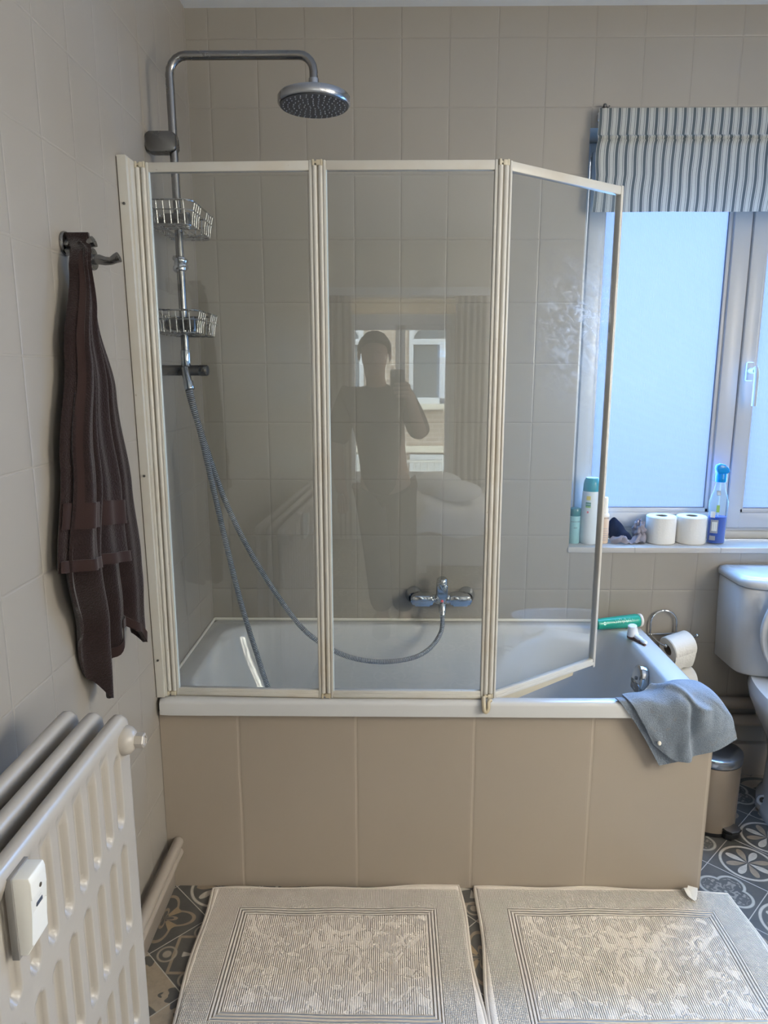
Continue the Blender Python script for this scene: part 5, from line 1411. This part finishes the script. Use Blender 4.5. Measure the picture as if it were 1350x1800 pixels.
def features(bm):
    ball(bm, (.546, -2.018, 1.545), .016, 12, (.8, 1.1, 1.2))                                        # nose
    for s in (-1, 1):
        ball(bm, (.546 + s * .083, -2.10, 1.553), .022, 12, (.4, .7, 1.2))                         # ears
        ball(bm, (.546 + s * .030, -2.022, 1.572), .011, 10, (1.3, .6, .8))                         # eyes
    tube(bm, [(.526, -2.024, 1.508), (.546, -2.019, 1.506), (.566, -2.024, 1.508)], .006, 8)
    tube(bm, [(.546, -2.05, 1.478), (.546, -2.035, 1.484)], .028, 10)                                 # chin
    # right hand: fingers on the back of the phone, thumb on its front; left hand hangs relaxed
    for k, (z, l) in enumerate(((1.405, .070), (1.385, .078), (1.364, .072), (1.345, .060))):
        tube(bm, cat([(.728, -1.880, z - .012), (.722, -1.846, z), (.712, -1.828, z + .002), (.712 - l * .5, -1.8235, z + .002), (.712 - l * .85, -1.8240, z)], 4), [.0095] * 8 + [.0085] * 8 + [.007], 10)
    tube(bm, cat([(.730, -1.890, 1.36), (.718, -1.868, 1.395), (.700, -1.853, 1.425), (.690, -1.851, 1.445)], 4), [.012] * 6 + [.010] * 6 + [.0085], 10)
    for k, (dx, l) in enumerate(((-.022, .062), (-.008, .070), (.007, .066), (.020, .052))):
        tube(bm, cat([(.372 + dx * .7, -2.005, .805), (.376 + dx, -1.992, .770), (.378 + dx, -1.990, .770 - l * .5), (.377 + dx, -2.000, .770 - l * .9)], 4), [.0095] * 8 + [.0085] * 4 + [.007], 10)
    tube(bm, cat([(.385, -2.00, .83), (.398, -1.982, .80), (.400, -1.975, .765)], 4), [.012] * 4 + [.010] * 4 + [.0085], 10)
skinned(J, Ed, 'body', M['skin'], extra=features)
g = .013
S = [(.585, J[0][1], .76, (.192, .130)), (.575, J[1][1], 1.05, (.182, .122)), (.563, J[2][1], 1.24, (.186, .125)), (J[3][0], J[3][1], 1.365, (.10, .085)), (J[4][0], J[4][1] , 1.412, .068),
     (.715, -2.115, 1.335, .075), (.790, -2.068, 1.150, .066), (.790, -2.03, 1.165, .060), (.395, -2.115, 1.335, .078), (.345, -2.145, 1.13, .070), (.336, -2.14, 1.07, .066)]
skinned(S, [(0, 1), (1, 2), (2, 3), (3, 4), (2, 5), (5, 6), (6, 7), (2, 8), (8, 9), (9, 10)], 'shirt', M['shirt'])
P = [(.600, -2.12, .93, (.172, .115)), (.680, -2.12, .82, .110), (.700, -2.09, .49, .088), (.712, -2.125, .10, .070), (.525, -2.12, .82, .110), (.560, -2.09, .49, .088), (.588, -2.125, .10, .070)]
skinned(P, [(0, 1), (1, 2), (2, 3), (0, 4), (4, 5), (5, 6)], 'trousers', M['trouser'])
def cap(u, v):
    a = 2 * pi * u; p = lerp(0, 1.75, v) if sin(a) < .2 else lerp(0, 1.05, v)
    r = .094 * (1 + .03 * sin(13 * a + 5 * v))
    return Vector((.546 + r * .97 * sin(p) * cos(a), -2.108 + r * 1.08 * sin(p) * sin(a), 1.582 + r * 1.06 * cos(p)))
bm = B(); grid(bm, cap, 48, 14); solid(bm, .008); obj('hair', bm, M['hair'], pr, smooth=80)
for x0, x1 in ((.727, .715), (.578, .590)):
    bm = B(); rbox(bm, min(x0, x1) - .045, max(x0, x1) + .045, -2.19, -1.91, .0, .085, .035, 4); obj('shoe', bm, M['shoe'], pr, smooth=80)
ph = empty('smartphone', (.668, -1.836, 1.40), 'dark smartphone held up in the hand of the person', 'phone')
bm = B(); prism(bm, rrect(.632, .704, 1.322, 1.480, .010), -1.840, -1.832, Matrix(((1, 0, 0, 0), (0, 0, 1, 0), (0, 1, 0, 0), (0, 0, 0, 1))), bev=.0015); obj('phone_body', bm, M['black_plastic'], ph, smooth=40)
bm = B(); prism(bm, rrect(.637, .657, 1.440, 1.474, .006), -1.832, -1.8295, Matrix(((1, 0, 0, 0), (0, 0, 1, 0), (0, 1, 0, 0), (0, 0, 0, 1))), bev=.0008); obj('camera_bump', bm, M['dark_pane'], ph, smooth=40)

# ------------------------------------------------------------------ camera and colour management
cam = bpy.data.cameras.new('camera'); co = bpy.data.objects.new('camera', cam); COL.objects.link(co)
cam.sensor_fit = 'VERTICAL'; cam.sensor_height = 36.0; cam.sensor_width = 27.0; cam.lens = 1249.0 / 1800.0 * 36.0
cam.clip_start = 0.01; cam.clip_end = 100
co.location = (0.645, -1.812, 1.464)
co.rotation_euler = (radians(90 - 11.1), 0, radians(0.7))
SC.camera = co
vs = SC.view_settings
SC.display_settings.display_device = 'sRGB'
vs.view_transform = 'Standard'; vs.look = 'None'; vs.gamma = 1.0; vs.use_curve_mapping = False
vs.exposure = EXPOSURE
SC.cycles.use_denoising = True
SC.cycles.max_bounces = 14; SC.cycles.diffuse_bounces = 6; SC.cycles.glossy_bounces = 6; SC.cycles.transparent_max_bounces = 24; SC.cycles.transmission_bounces = 8
SC.cycles.sample_clamp_indirect = 8.0
SC.cycles.caustics_reflective = False; SC.cycles.caustics_refractive = False
SC.cycles.blur_glossy = 0.5
